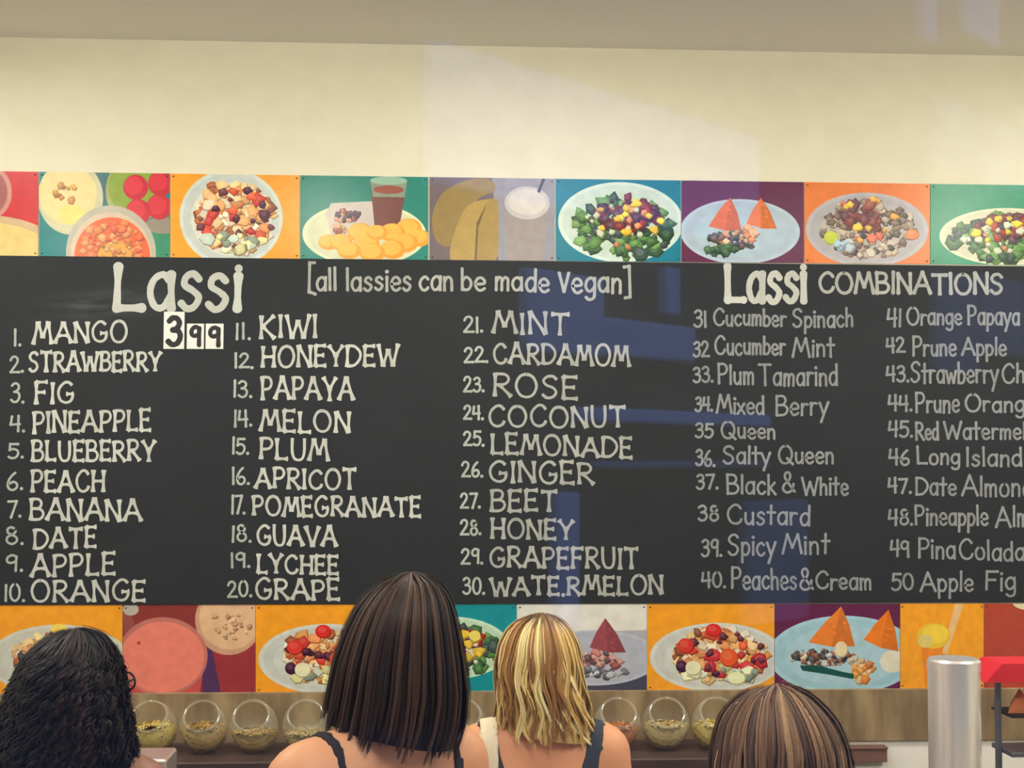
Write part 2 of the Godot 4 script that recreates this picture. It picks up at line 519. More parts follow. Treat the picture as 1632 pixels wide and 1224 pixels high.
		"t6", "b6":
			img.fill(srgb(102, 42, 76))
			if id == "t6":
				plate(.48, .62, .49, .4, srgb(186, 204, 222), srgb(178, 200, 216))
				bits(.42, .72, .2, .1, 60, .028, [srgb(60, 72, 66), srgb(215, 190, 150), srgb(120, 95, 80), srgb(225, 170, 130), srgb(80, 95, 80)])
				bits(.34, .84, .14, .04, 18, .03, [srgb(58, 92, 66), srgb(70, 110, 80)])
				samosa(Vector2(.4, .2), Vector2(.22, .56), Vector2(.49, .6), srgb(226, 116, 62))
				samosa(Vector2(.65, .2), Vector2(.53, .52), Vector2(.78, .58), srgb(232, 124, 62))
				bits(.56, .66, .05, .1, 14, .03, [srgb(236, 180, 130), srgb(240, 205, 165), srgb(225, 150, 90)])
			else:
				plate(.55, .6, .6, .46, srgb(168, 210, 226), srgb(172, 206, 220))
				bits(.4, .62, .26, .08, 80, .026, [srgb(50, 62, 72), srgb(225, 215, 190), srgb(90, 80, 80), srgb(160, 100, 70), srgb(200, 210, 215)])
				poly([Vector2(.2, .72), Vector2(.34, .72), Vector2(.55, .8), Vector2(.7, .84), Vector2(.62, .88), Vector2(.4, .82), Vector2(.22, .78)], srgb(30, 84, 74))
				bits(.7, .78, .07, .13, 30, .03, [srgb(235, 170, 80), srgb(230, 140, 60), srgb(240, 205, 150)])
				ell(.94, .68, .1, .13, srgb(226, 222, 200))
				samosa(Vector2(.53, .03), Vector2(.27, .45), Vector2(.64, .5), srgb(236, 132, 52))
				samosa(Vector2(.91, .07), Vector2(.71, .42), Vector2(.99, .56), srgb(240, 128, 36))
				ball(.53, .53, .05, .09, srgb(236, 218, 176))
		"t7":
			img.fill(srgb(234, 128, 58))
			plate(.5, .58, .49, .46, srgb(188, 184, 190), srgb(186, 180, 180))
			bits(.5, .56, .37, .35, 130, .034, [srgb(140, 120, 105), srgb(196, 176, 150), srgb(80, 72, 66), srgb(210, 196, 180), srgb(120, 96, 90), srgb(170, 150, 130)])
			bits(.46, .42, .14, .18, 24, .045, [srgb(125, 65, 70), srgb(150, 80, 75), srgb(110, 70, 80)])
			bits(.5, .45, .3, .3, 10, .032, [srgb(245, 205, 70), srgb(250, 185, 80), srgb(235, 120, 90)])
			ball(.21, .68, .055, .08, srgb(196, 208, 60)); ball(.86, .63, .05, .06, srgb(235, 130, 75))
			bits(.32, .78, .08, .05, 12, .03, [srgb(165, 195, 215), srgb(200, 215, 225)])
		"t8":
			img.fill(srgb(56, 150, 116))
			plate(.62, .65, .55, .36, srgb(222, 222, 192), srgb(206, 204, 172))
			salad(.62, .62, .46, .28)
		"b0":
			img.fill(amber)
			plate(.52, .62, .54, .4, srgb(212, 212, 198), srgb(206, 208, 196))
			fruit_mix(.55, .58, .36, .28)
			bits(.34, .62, .12, .2, 20, .03, [srgb(60, 60, 50), srgb(235, 235, 215), srgb(230, 170, 120)])
			ell(.31, .75, .045, .08, srgb(206, 216, 50)); ell(.52, .27, .06, .06, srgb(248, 214, 90))
		"b1":
			img.fill(srgb(140, 58, 50))
			poly([Vector2(0, .1), Vector2(.05, .08), Vector2(.12, .3), Vector2(.02, .4)], srgb(150, 80, 72))
			ell(.06, .05, .06, .07, srgb(186, 180, 170))
			poly([Vector2(.62, .3), Vector2(1, .3), Vector2(1, 1), Vector2(.7, 1)], srgb(158, 56, 62))
			poly([Vector2(.6, .5), Vector2(.66, .4), Vector2(.74, 1), Vector2(.6, 1)], srgb(84, 52, 96))
			ell(.8, .17, .255, .4, srgb(208, 160, 130)); ell(.81, .15, .235, .36, srgb(230, 186, 146))
			bits(.82, .22, .16, .16, 16, .02, [srgb(214, 170, 130), srgb(238, 200, 160), srgb(206, 156, 120)])
			poly([Vector2(0, .6), Vector2(.62, .6), Vector2(.58, 1), Vector2(0, 1)], srgb(200, 84, 80))
			ell(.3, .58, .34, .44, srgb(196, 118, 108)); ell(.3, .59, .315, .4, srgb(238, 134, 116))
			ell(.12, .43, .012, .02, srgb(170, 70, 60))
		"b2", "b5":
			img.fill(amber)
			plate(.55, .62, .53, .4, srgb(214, 218, 214), srgb(212, 216, 210))
			fruit_mix(.58, .58, .36, .3)
			ball(.3, .48, .06, .08, srgb(222, 60, 44)); ball(.27, .72, .045, .06, srgb(70, 30, 60)); ball(.36, .74, .06, .08, srgb(238, 236, 196)); ball(.64, .62, .07, .1, srgb(232, 92, 44)); ball(.52, .3, .06, .07, srgb(220, 48, 40)); ball(.7, .86, .07, .07, srgb(232, 238, 190))
		"b3":
			img.fill(srgb(26, 146, 158))
			plate(.5, .5, .45, .36, srgb(202, 232, 206), srgb(196, 222, 190))
			salad(.5, .49, .36, .27)
			ell(.68, .36, .045, .06, srgb(238, 222, 110))
		"b4":
			img.fill(srgb(230, 228, 220))
			poly([Vector2(0, .35), Vector2(1, .3), Vector2(1, 1), Vector2(0, 1)], srgb(178, 178, 190))
			poly([Vector2(.2, 1), Vector2(1, .72), Vector2(1, 1)], srgb(72, 74, 92))
			plate(.6, .62, .5, .32, srgb(190, 194, 210), srgb(182, 186, 202))
			bits(.6, .66, .2, .12, 50, .03, [srgb(206, 130, 126), srgb(220, 170, 160), srgb(120, 90, 95), srgb(170, 90, 90), srgb(100, 100, 110)])
			bits(.66, .78, .2, .05, 24, .028, [srgb(90, 95, 110), srgb(200, 205, 215), srgb(130, 130, 140)])
			samosa(Vector2(.68, .16), Vector2(.56, .5), Vector2(.84, .56), srgb(158, 78, 84))
		"b7":
			img.fill(srgb(249, 166, 40))
			poly([Vector2(.24, .42), Vector2(.56, .42), Vector2(.46, 1), Vector2(.3, 1)], srgb(240, 140, 40))
			poly([Vector2(.66, 0), Vector2(.76, 0), Vector2(.56, .6), Vector2(.5, .58)], srgb(238, 196, 140))
			ell(.4, .38, .2, .15, srgb(238, 196, 62)); ell(.42, .36, .16, .11, srgb(250, 214, 70)); ell(.3, .44, .09, .08, srgb(226, 206, 120))
		"b8":
			img.fill(srgb(184, 76, 54))
			ell(.36, -.02, .14, .1, srgb(232, 220, 176))
			ell(.7, .6, .3, .4, srgb(196, 90, 60))
	# printed paper margin, then averaged down
	var gn := FastNoiseLite.new()
	gn.seed = hash(id) % 1000
	gn.frequency = .035
	gn.fractal_octaves = 3
	img.resize(240, 156, Image.INTERPOLATE_LANCZOS)
	for y in 156:
		for x in 240:
			var q := 1.0 + gn.get_noise_2d(x, y) * .05
			img.set_pixel(x, y, img.get_pixel(x, y) * Color(q, q, q))
	img.resize(480, 312, Image.INTERPOLATE_CUBIC)
	img.generate_mipmaps()
	return ImageTexture.create_from_image(img)

func photo_print(id: String, xl, xr, tl: Vector2, bl: Vector2, label: String, group: String):
	# tl/bl: top and bottom photo rows as (y at x=0, y at x=1632)
	var top = func(x): return tl.x + (tl.y - tl.x) * x / 1632.0
	var bot = func(x): return bl.x + (bl.y - bl.x) * x / 1632.0
	var q := [at(xl, top.call(xl)), at(xr, top.call(xr)), at(xr, bot.call(xr)), at(xl, bot.call(xl))]
	var mid: Vector3 = (q[0] + q[1] + q[2] + q[3]) / 4
	var s := Soup.new()
	var th := Vector3(0, 0, 0.003)
	for k in 4: q[k] = q[k] - mid
	var uvs := [Vector2(0, 0), Vector2(1, 0), Vector2(1, 1), Vector2(0, 1)]
	for t in [[0, 1, 2], [0, 2, 3]]:
		for k in t:
			s.v.append(q[k] + th); s.n.append(Vector3.BACK); s.uv.append(uvs[k])
	for k in 4:
		var k2 := (k + 1) % 4
		var nn: Vector3 = (q[k2] - q[k]).cross(Vector3.BACK).normalized() * -1
		if nn.dot(q[k]) < 0: nn = -nn
		s.quad(q[k], q[k2], q[k2] + th, q[k] + th, nn)
		for j in 6: s.uv.append(Vector2(0.004, 0.004))
	s.quad(q[0], q[1], q[2], q[3], Vector3.FORWARD)
	for j in 6: s.uv.append(Vector2(0.004, 0.004))
	var m := mat(Color.WHITE, 0.24)
	m.albedo_texture = picture(id)
	m.metallic_specular = 0.38
	var root := thing("photo_print", label, "photo print", mid + Vector3(0, 0, 0.0005), group)
	inst("sheet", s.mesh(), m, root)
	for k in 4:
		var c: Vector3 = q[k] * 0.955
		c.y = q[k].y * 0.93
		inst("pin", M.pin_mesh, M.pin, root, c + th)

# ------------------------------------------------------------------ people
class Field:
	var o: Vector3
	var h: float
	var nx: int
	var ny: int
	var nz: int
	var acc: PackedFloat32Array
	var k := 0.018
	func _init(lo: Vector3, hi: Vector3, cell: float, kk: float):
		o = lo; h = cell; k = kk
		nx = int((hi.x - lo.x) / h) + 2
		ny = int((hi.y - lo.y) / h) + 2
		nz = int((hi.z - lo.z) / h) + 2
		acc.resize(nx * ny * nz)
	func bone(a: Vector3, b: Vector3, ra: float, rb: float):
		var pad := maxf(ra, rb) + k * 3.5
		var lo := (a.min(b) - Vector3.ONE * pad - o) / h
		var hi := (a.max(b) + Vector3.ONE * pad - o) / h
		var ab := b - a
		var l2 := maxf(ab.length_squared(), 1e-9)
		for z in range(maxi(0, int(lo.z)), mini(nz, int(hi.z) + 1)):
			for y in range(maxi(0, int(lo.y)), mini(ny, int(hi.y) + 1)):
				var row := (z * ny + y) * nx
				for x in range(maxi(0, int(lo.x)), mini(nx, int(hi.x) + 1)):
					var p := Vector3(x, y, z) * h + o - a
					var t := clampf(p.dot(ab) / l2, 0.0, 1.0)
					var d := (p - ab * t).length() - ra - (rb - ra) * t
					if d < pad:
						acc[row + x] += exp(-d / k)
	func finish(grow := 0.0, region = null):
		for i in acc.size():
			acc[i] = (0.5 if acc[i] < 1e-9 else -k * log(acc[i])) - grow
		if region != null:
			for z in nz:
				for y in ny:
					for x in nx:
						var i := (z * ny + y) * nx + x
						if acc[i] < 0.05:
							acc[i] = maxf(acc[i], region.call(Vector3(x, y, z) * h + o))
	func nets(verts: PackedVector3Array, norms: PackedVector3Array, idx: PackedInt32Array):
		var id := PackedInt32Array()
		id.resize(nx * ny * nz)
		id.fill(-1)
		var off := [0, 1, nx, nx + 1, nx * ny, nx * ny + 1, nx * ny + nx, nx * ny + nx + 1]
		for z in nz - 1:
			for y in ny - 1:
				for x in nx - 1:
					var b := (z * ny + y) * nx + x
					var neg := 0
					for q in 8:
						if acc[b + off[q]] < 0: neg += 1
					if neg == 0 or neg == 8: continue
					var sum := Vector3.ZERO
					var cnt := 0
					for e in [[0,1],[2,3],[4,5],[6,7],[0,2],[1,3],[4,6],[5,7],[0,4],[1,5],[2,6],[3,7]]:
						var f0 := acc[b + off[e[0]]]
						var f1 := acc[b + off[e[1]]]
						if (f0 < 0) != (f1 < 0):
							var t := f0 / (f0 - f1)
							var p0 := Vector3(e[0] & 1, (e[0] >> 1) & 1, e[0] >> 2)
							var p1 := Vector3(e[1] & 1, (e[1] >> 1) & 1, e[1] >> 2)
							sum += p0.lerp(p1, t)
							cnt += 1
					var gx := acc[b + off[1]] - acc[b] + acc[b + off[7]] - acc[b + off[6]]
					var gy := acc[b + off[2]] - acc[b] + acc[b + off[7]] - acc[b + off[5]]
					var gz := acc[b + off[4]] - acc[b] + acc[b + off[7]] - acc[b + off[3]]
					id[b] = verts.size()
					verts.append((Vector3(x, y, z) + sum / cnt) * h + o)
					norms.append(Vector3(gx, gy, gz).normalized())
		for z in range(1, nz - 1):
			for y in range(1, ny - 1):
				for x in range(1, nx - 1):
					var b := (z * ny + y) * nx + x
					var s0 := acc[b] < 0
					for ax in 3:
						var st: int = [1, nx, nx * ny][ax]
						if (acc[b + st] < 0) == s0: continue
						var u: int = [nx, nx * ny, 1][ax]
						var w: int = [nx * ny, 1, nx][ax]
						var q := [id[b - u - w], id[b - w], id[b], id[b - u]]
						if q.min() < 0: continue
						if s0:
							idx.append_array([q[0], q[2], q[1], q[0], q[3], q[2]])
						else:
							idx.append_array([q[0], q[1], q[2], q[0], q[2], q[3]])

func net_mesh(fields: Array, color: Callable) -> ArrayMesh:
	var v := PackedVector3Array()
	var n := PackedVector3Array()
	var ix := PackedInt32Array()
	for f in fields: f.nets(v, n, ix)
	var c := PackedColorArray()
	for p in v: c.append(color.call(p))
	var arr := []
	arr.resize(Mesh.ARRAY_MAX)
	arr[Mesh.ARRAY_VERTEX] = v
	arr[Mesh.ARRAY_NORMAL] = n
	arr[Mesh.ARRAY_COLOR] = c
	arr[Mesh.ARRAY_INDEX] = ix
	var m := ArrayMesh.new()
	m.add_surface_from_arrays(Mesh.PRIMITIVE_TRIANGLES, arr)
	return m

func torso_bones(k: float) -> Array:
	var b := []
	for s in [-1.0, 1.0]:
		b.append([Vector3(.075 * s, 1.27, .0), Vector3(.065 * s, 1.06, -.005), .086, .074])
		b.append([Vector3(.065 * s, 1.06, -.005), Vector3(.085 * s, .9, .005), .074, .094])
		b.append([Vector3(0, 1.395, .015), Vector3(.13 * s, 1.35, .01), .04, .046])
		b.append([Vector3(.06 * s, 1.22, -.06), Vector3(.06 * s, 1.2, -.06), .06, .055])
	b.append([Vector3(-.145, 1.335, .01), Vector3(.145, 1.335, .01), .05, .05])
	for q in b:
		for j in 4: q[j] = q[j] * k
	return b

func leg_bones(k: float) -> Array:
	var b := []
	for s in [-1.0, 1.0]:
		b.append([Vector3(.085 * s, .86, .005), Vector3(.09 * s, .47, 0), .086, .056])
		b.append([Vector3(.09 * s, .47, 0), Vector3(.09 * s, .3, .02), .055, .05])
		b.append([Vector3(.09 * s, .3, .02), Vector3(.09 * s, .09, .02), .05, .034])
	for q in b:
		for j in 4: q[j] = q[j] * k
	return b

func foot_bones(k: float) -> Array:
	var b := []
	for s in [-1.0, 1.0]:
		b.append([Vector3(.09 * s, .045, .03), Vector3(.1 * s, .035, -.12), .04, .032])
		b.append([Vector3(.09 * s, .09, .02), Vector3(.09 * s, .05, .01), .036, .04])
	for q in b:
		for j in 4: q[j] = q[j] * k
	return b

func lin(c: Color) -> Color:
	return c.srgb_to_linear()

func make_person(p: Dictionary):
	var k: float = p.height / 1.65
	var root := thing("person", p.label, "person", p.at)
	root.rotation.y = p.get("turn", 0.0)
	var skin: Color = lin(p.skin)
	var bt: float = p.get("body_turn", 0.0)
	var BX := Transform3D(Basis(Vector3.UP, bt), Vector3(p.get("body_shift", 0.0), 0, 0))
	var BI := BX.affine_inverse()
	# --- body, one surface: trunk, limbs, then hands and head on finer grids
	var f := Field.new(Vector3(-.36, -.02, -.24 if bt == 0.0 else -.32) * k, Vector3(.36, 1.47, .2 if bt == 0.0 else .3) * k, 0.014, 0.016)
	for b in torso_bones(k) + leg_bones(k) + foot_bones(k): f.bone(BX * b[0], BX * b[1], b[2], b[3])
	f.bone(BX * (Vector3(0, 1.36, .012) * k), Vector3(0, 1.46, 0) * k, .05 * k, .048 * k)
	var hands := []
	for s in [-1.0, 1.0]:
		var el := BX * (Vector3(.215 * s, 1.06, .03) * k)
		var wr := BX * (Vector3(.225 * s, .83, -.03) * k)
		f.bone(BX * (Vector3(.165 * s, 1.33, .01) * k), el, .047 * k, .037 * k)
		f.bone(el, wr, .037 * k, .024 * k)
		var hf := Field.new(wr + Vector3(-.06, -.21, -.08) * k, wr + Vector3(.06, .05, .06) * k, 0.0045, 0.004)
		hf.bone(wr + Vector3(0, .035, .004) * k, wr, .0245 * k, .023 * k)
		for i in 4:
			var fz := (-.03 + .02 * i) * k
			var kn := wr + Vector3(0, -.085 * k, fz)
			hf.bone(wr + Vector3(0, -.01 * k, fz * 0.5), kn, .016 * k, .0115 * k)
			var ln: float = [.036, .042, .039, .03][i] * k
			var m1 := kn + Vector3(-.008 * s * k, -ln, 0)
			var m2 := m1 + Vector3(-.014 * s * k, -ln * .62, 0)
			hf.bone(kn, m1, .0092 * k, .0085 * k)
			hf.bone(m1, m2, .0085 * k, .0072 * k)
		var tb := wr + Vector3(-.006 * s, -.03, -.028) * k
		var tm := tb + Vector3(-.012 * s, -.035, -.022) * k
		hf.bone(wr + Vector3(0, -.01, -.012) * k, tb, .014 * k, .0125 * k)
		hf.bone(tb, tm, .0115 * k, .01 * k)
		hf.bone(tm, tm + Vector3(-.006 * s, -.03, -.006) * k, .01 * k, .0082 * k)
		hf.finish()
		hands.append(hf)
	f.finish()
	var hd := Vector3(0, 1.535, 0) * k
	var ht: float = p.get("look", 0.0)
	var hb := Basis(Vector3.UP, ht) * Basis(Vector3.RIGHT, p.get("tilt", 0.12))
	var T = func(q: Vector3): return hd + hb * (q * k)
	var hh := Field.new(hd + Vector3(-.13, -.17, -.15) * k, hd + Vector3(.13, .135, .13) * k, 0.0065, 0.008)
	hh.bone(T.call(Vector3(0, .032, .022)), T.call(Vector3(0, .03, -.03)), .079 * k, .074 * k)
	hh.bone(T.call(Vector3(0, -.005, -.045)), T.call(Vector3(0, -.07, -.058)), .06 * k, .038 * k)
	hh.bone(T.call(Vector3(0, .0, .01)), T.call(Vector3(0, -.04, 0)), .066 * k, .055 * k)
	hh.bone(T.call(Vector3(0, .008, -.106)), T.call(Vector3(0, -.022, -.122)), .008 * k, .012 * k)
	hh.bone(T.call(Vector3(-.018, -.026, -.106)), T.call(Vector3(.018, -.026, -.106)), .009 * k, .009 * k)
	hh.bone(T.call(Vector3(-.02, -.055, -.094)), T.call(Vector3(.02, -.055, -.094)), .01 * k, .01 * k)
	hh.bone(T.call(Vector3(-.035, .026, -.092)), T.call(Vector3(.035, .026, -.092)), .012 * k, .012 * k)
	for s in [-1.0, 1.0]:
		hh.bone(T.call(Vector3(.077 * s, .015, .012)), T.call(Vector3(.072 * s, -.025, .002)), .014 * k, .009 * k)
	hh.bone(Vector3(0, 1.38, .012) * k, Vector3(0, 1.5, .0) * k, .05 * k, .047 * k)
	hh.finish()
	var lips := skin * Color(1.0, .62, .58)
	var paint = func(q: Vector3):
		if q.y < 1.4 * k: return skin
		var l: Vector3 = hb.inverse() * (q - hd) / k
		if l.z > -.07: return skin
		for s in [-1.0, 1.0]:
			var d := Vector2(l.x - .031 * s, l.y - .006)
			if d.length() < .006: return Color(.03, .02, .015)
			if Vector2(d.x, d.y * 1.8).length() < .014: return Color(.75, .72, .7)
		if Vector2(l.x * .5, l.y + .057).length() < .011: return lips
		return skin
	inst("body", net_mesh([f, hh] + hands, paint), M.skin, root)
	# --- clothes over the same bones
	var gt := Field.new(Vector3(-0.3, 0.8, -.32) * k, Vector3(0.3, 1.46, .3) * k, 0.011, 0.016)
	for b in torso_bones(k): gt.bone(BX * b[0], BX * b[1], b[2], b[3])
	gt.finish(0.006, func(q): return p.top_region.call(BI * q, k))
	var tc: Color = lin(p.top_color)
	inst("top", net_mesh([gt], func(_q): return tc), M.cloth, root)
	if p.has("strap_region"):
		var gs := Field.new(Vector3(-0.3, 1.15, -.32) * k, Vector3(0.3, 1.46, .3) * k, 0.007, 0.016)
		for b in torso_bones(k): gs.bone(BX * b[0], BX * b[1], b[2], b[3])
		gs.finish(0.009, func(q): return p.strap_region.call(BI * q, k))
		var sc2: Color = lin(p.strap_color)
		var so := inst("bag_strap", net_mesh([gs], func(_q): return sc2), M.cloth, root)
		so.set_meta("label", p.strap_label)
	var gl := Field.new(Vector3(-0.26, 0.05, -.32) * k, Vector3(0.26, 1.02, .3) * k, 0.016, 0.016)
	for b in leg_bones(k) + torso_bones(k): gl.bone(BX * b[0], BX * b[1], b[2], b[3])
	gl.finish(0.01, func(q): return maxf(q.y - .99 * k, .1 * k - q.y))
	var lc: Color = lin(p.legs_color)
	inst("trousers", net_mesh([gl], func(_q): return lc), M.cloth, root)
	var gf := Field.new(Vector3(-0.2, -0.03, -.32) * k, Vector3(0.2, 0.16, .3) * k, 0.009, 0.012)
	for b in foot_bones(k): gf.bone(BX * b[0], BX * b[1], b[2], b[3])
	gf.finish(0.008, func(q): return maxf(q.y - .085 * k, -q.y))
	var fc: Color = lin(srgb(60, 52, 50))
	inst("shoes", net_mesh([gf], func(_q): return fc), M.cloth, root)
	# --- hair
	var ho := inst("hair", hair_mesh(p), M.hair, root)
	ho.set_meta("label", p.hair_label)
	if p.has("glasses"):
		var s := Soup.new()
		for e in [-1.0, 1.0]:
			var ring := []
			for j in 17:
				var t := TAU * j / 16
				ring.append(T.call(Vector3(.034 * e + cos(t) * .026, .004 + sin(t) * .02, -.128)))
			s.tube(ring, .0022, 6)
			s.tube([T.call(Vector3(.06 * e, .01, -.126)), T.call(Vector3(.085 * e, .012, -.07)), T.call(Vector3(.088 * e, .012, .0))], .0022, 6)
		s.tube([T.call(Vector3(-.008, .008, -.13)), T.call(Vector3(.008, .008, -.13))], .0022, 6)
		var go := inst("glasses", s.mesh(), M.dark_plastic, root)
		var ls := Soup.new()
		for e in [-1.0, 1.0]:
			for j in 16:
				var c0: Vector3 = T.call(Vector3(.034 * e, .004, -.128))
				var t0 := TAU * j / 16
				var t1 := TAU * (j + 1) / 16
				ls.tri(c0, T.call(Vector3(.034 * e + cos(t0) * .026, .004 + sin(t0) * .02, -.128)), T.call(Vector3(.034 * e + cos(t1) * .026, .004 + sin(t1) * .02, -.128)), hb * Vector3.FORWARD)
		inst("lens", ls.mesh(), M.jar_glass, go)

func hair_mesh(p: Dictionary) -> ArrayMesh:
	# outline table: [drop below the crown, left edge, right edge] in metres about the head's axis
	var tab: Array = p.outline
	var apex: float = p.apex
	var sample = func(dy: float) -> Vector2:
		var s := sqrt(maxf(dy, 0))
		for i in tab.size() - 1:
			if dy <= tab[i + 1][0] or i == tab.size() - 2:
				var s0 := sqrt(tab[i][0])
				var s1 := sqrt(tab[i + 1][0])
				var t := clampf((s - s0) / (s1 - s0), 0, 1.3)
				return Vector2(lerpf(tab[i][1], tab[i + 1][1], t), lerpf(tab[i][2], tab[i + 1][2], t))
		return Vector2.ZERO
	var zc: float = p.get("zc", 0.0)
	var back: float = p.get("back", .108)
	var depth = func(dy: float) -> float:
		var d := minf(dy, .1) / .1
		var r: float = back * sqrt(maxf(0, 1 - (1 - d) * (1 - d)))
		return r - p.get("tuck", .012) * smoothstep(.14, .26, dy)
	var surf = func(a: float, dy: float, l: float) -> Vector3:
		var e: Vector2 = sample.call(dy)
		var cx := (e.x + e.y) / 2
		var hw := (e.y - e.x) / 2
		var dz: float = depth.call(dy)
		if cos(a) < 0: dz *= .82
		return Vector3(cx + hw * sin(a) * l, apex - dy - (1 - l) * .1 * exp(-dy * 20), zc + dz * cos(a) * l)
	var V := PackedVector3Array()
	var N := PackedVector3Array()
	var C := PackedColorArray()
	var X := PackedInt32Array()
	var full: float = p.length
	var amax: float = p.get("amax", 2.15)
	var hr := RandomNumberGenerator.new()
	hr.seed = hash(p.hair_label)
	# inner mass of hair
	var base := lin(p.hair_cols[0])
	var rows := 22
	var cols := 40
	for i in rows + 1:
		for j in cols + 1:
			var a := lerpf(-PI, PI, float(j) / cols)
			var reach: float = (full * .97 if absf(a) < amax else .06) * (1.0 + p.get("lean", 0.0) * sin(a))
			var dy := reach * pow(float(i) / rows, 1.7)
			var q: Vector3 = surf.call(a, dy, .93)
			V.append(q)
			N.append(Vector3(sin(a), .5 * exp(-dy * 14), cos(a)).normalized())
			C.append(base * .8)
	for i in rows:
		for j in cols:
			var b0 := i * (cols + 1) + j
			X.append_array([b0, b0 + 1, b0 + cols + 2, b0, b0 + cols + 2, b0 + cols + 1])
	# locks of ribbons
	var locks: int = p.locks
	var per: int = p.per_lock
	var seg: int = p.get("seg", 16)
	var wave: float = p.get("wave", 0.0)
	var wl: float = p.get("wave_length", .09)
	var curl: float = p.get("curl", 0.0)
	for li in locks:
		var ac := lerpf(-amax, amax, (li + hr.randf()) / locks)
		var col: Color = lin(p.hair_cols[hr.randi() % p.hair_cols.size()])
		var ph := hr.randf() * TAU
		var lw := wave * hr.randf_range(.5, 1.3)
		var lk := wl * hr.randf_range(.8, 1.25)
		var lend := full * hr.randf_range(p.get("ragged", .93), 1.03)
		var lrad := hr.randf_range(.95, 1.05)
		for si in per:
			var da := hr.randf_range(-1, 1) * amax / locks * 2.2
			var l := lrad + hr.randf_range(-.03, .02)
			var end: float = lend * hr.randf_range(.93, 1.02) * (1.0 + p.get("lean", 0.0) * sin(ac))
			var start := pow(hr.randf(), 2) * .035
			if hr.randf() < p.get("fly", .02): l += hr.randf_range(.01, .06)
			var col2 := col * hr.randf_range(.75, 1.25)
			var sph := hr.randf() * TAU
			var wd: float = p.get("ribbon", .0032) * hr.randf_range(.6, 1.3)
			if absf(ac) > amax * .93: end = minf(end, full * .8)
			var prev := Vector3.ZERO
			var pts := []
			for i in seg + 1:
				var t := float(i) / seg
				var dy := start + (end - start) * pow(t, 1.45)
				var cl := smoothstep(0.0, 1.0, t)
				var a := ac + da * (1.0 - .55 * cl)
				a += lw * sin(dy / lk * TAU + ph) * smoothstep(.04, .16, dy)
				a += p.get("sweep", 0.0) * dy
				var q: Vector3 = surf.call(a, dy, l + lw * .35 * cos(dy / lk * TAU + ph) * smoothstep(.04, .16, dy))
				if curl > 0:
					var ca: float = dy / p.curl_length * TAU + ph + sph * .25
					var g := smoothstep(.0, .08, dy)
					q += Vector3(cos(a), 0, -sin(a)) * cos(ca) * curl * g + (Vector3(sin(a), 0, cos(a)) * .8 + Vector3.UP * .4) * sin(ca) * curl * g
				pts.append([q, a, dy])
			for i in seg + 1:
				var q: Vector3 = pts[i][0]
				var a: float = pts[i][1]
				var tg: Vector3 = (pts[mini(i + 1, seg)][0] - pts[maxi(i - 1, 0)][0]).normalized()
				var nn := Vector3(sin(a), .9 * exp(-pts[i][2] * 22), cos(a)).normalized()
				nn = (nn - tg * nn.dot(tg)).normalized()
				var sd := tg.cross(nn).normalized()
				var t := float(i) / seg
				var w := wd * (1.0 - .75 * pow(t, 4))
				var cc := col2
				if p.has("root_col"): cc = lin(p.root_col).lerp(col2, smoothstep(.0, p.root_len, pts[i][2] + hr.randf_range(-.01, .01)))
				V.append(q + sd * w * .5)
				V.append(q - sd * w * .5)
				N.append((nn + sd * .45).normalized())
				N.append((nn - sd * .45).normalized())
				C.append(cc)
				C.append(cc)
				if i > 0:
					var b0 := V.size() - 4
					X.append_array([b0, b0 + 1, b0 + 3, b0, b0 + 3, b0 + 2])
	var arr := []
	arr.resize(Mesh.ARRAY_MAX)
	arr[Mesh.ARRAY_VERTEX] = V
	arr[Mesh.ARRAY_NORMAL] = N
	arr[Mesh.ARRAY_COLOR] = C
	arr[Mesh.ARRAY_INDEX] = X
	var m := ArrayMesh.new()
	m.add_surface_from_arrays(Mesh.PRIMITIVE_TRIANGLES, arr)
	return m

# ------------------------------------------------------------------ jars
func jar_points(scale: float, seg: int) -> Array:
	var prof := [Vector2(0, -.074), Vector2(.045, -.074), Vector2(.064, -.066), Vector2(.077, -.045), Vector2(.083, -.015), Vector2(.083, .02), Vector2(.078, .042), Vector2(.069, .058), Vector2(.062, .066), Vector2(.061, .074)]
	var rows := []
	var bs := Basis(Vector3.RIGHT, deg_to_rad(90 - 42))
	for q in prof:
		var row := []
		for k in seg + 1:
			var t := TAU * k / seg
			var w: Vector3 = bs * (Vector3(cos(t) * q.x, q.y, sin(t) * q.x) * scale) + Vector3(0, .087, 0)
			row.append(w)
		rows.append(row)
	return rows

func rows_mesh(rows: Array, mid: Vector3) -> ArrayMesh:
	var st := SurfaceTool.new()
	st.begin(Mesh.PRIMITIVE_TRIANGLES)
	st.set_smooth_group(0)
	for i in rows.size() - 1:
		for k in rows[i].size() - 1:
			var q := [rows[i][k], rows[i][k + 1], rows[i + 1][k + 1], rows[i + 1][k]]
			for t in [[0, 1, 2], [0, 2, 3]]:
				var a: Vector3 = q[t[0]]
				var b: Vector3 = q[t[1]]
				var c: Vector3 = q[t[2]]
				if (b - a).cross(c - a).length() < 1e-10: continue
				if (b - a).cross(c - a).dot((a + b + c) / 3 - mid) > 0:
					st.add_vertex(a); st.add_vertex(c); st.add_vertex(b)
				else:
					st.add_vertex(a); st.add_vertex(b); st.add_vertex(c)
	st.generate_normals()
	return st.commit()

var jar_body: ArrayMesh
var jar_rim: ArrayMesh

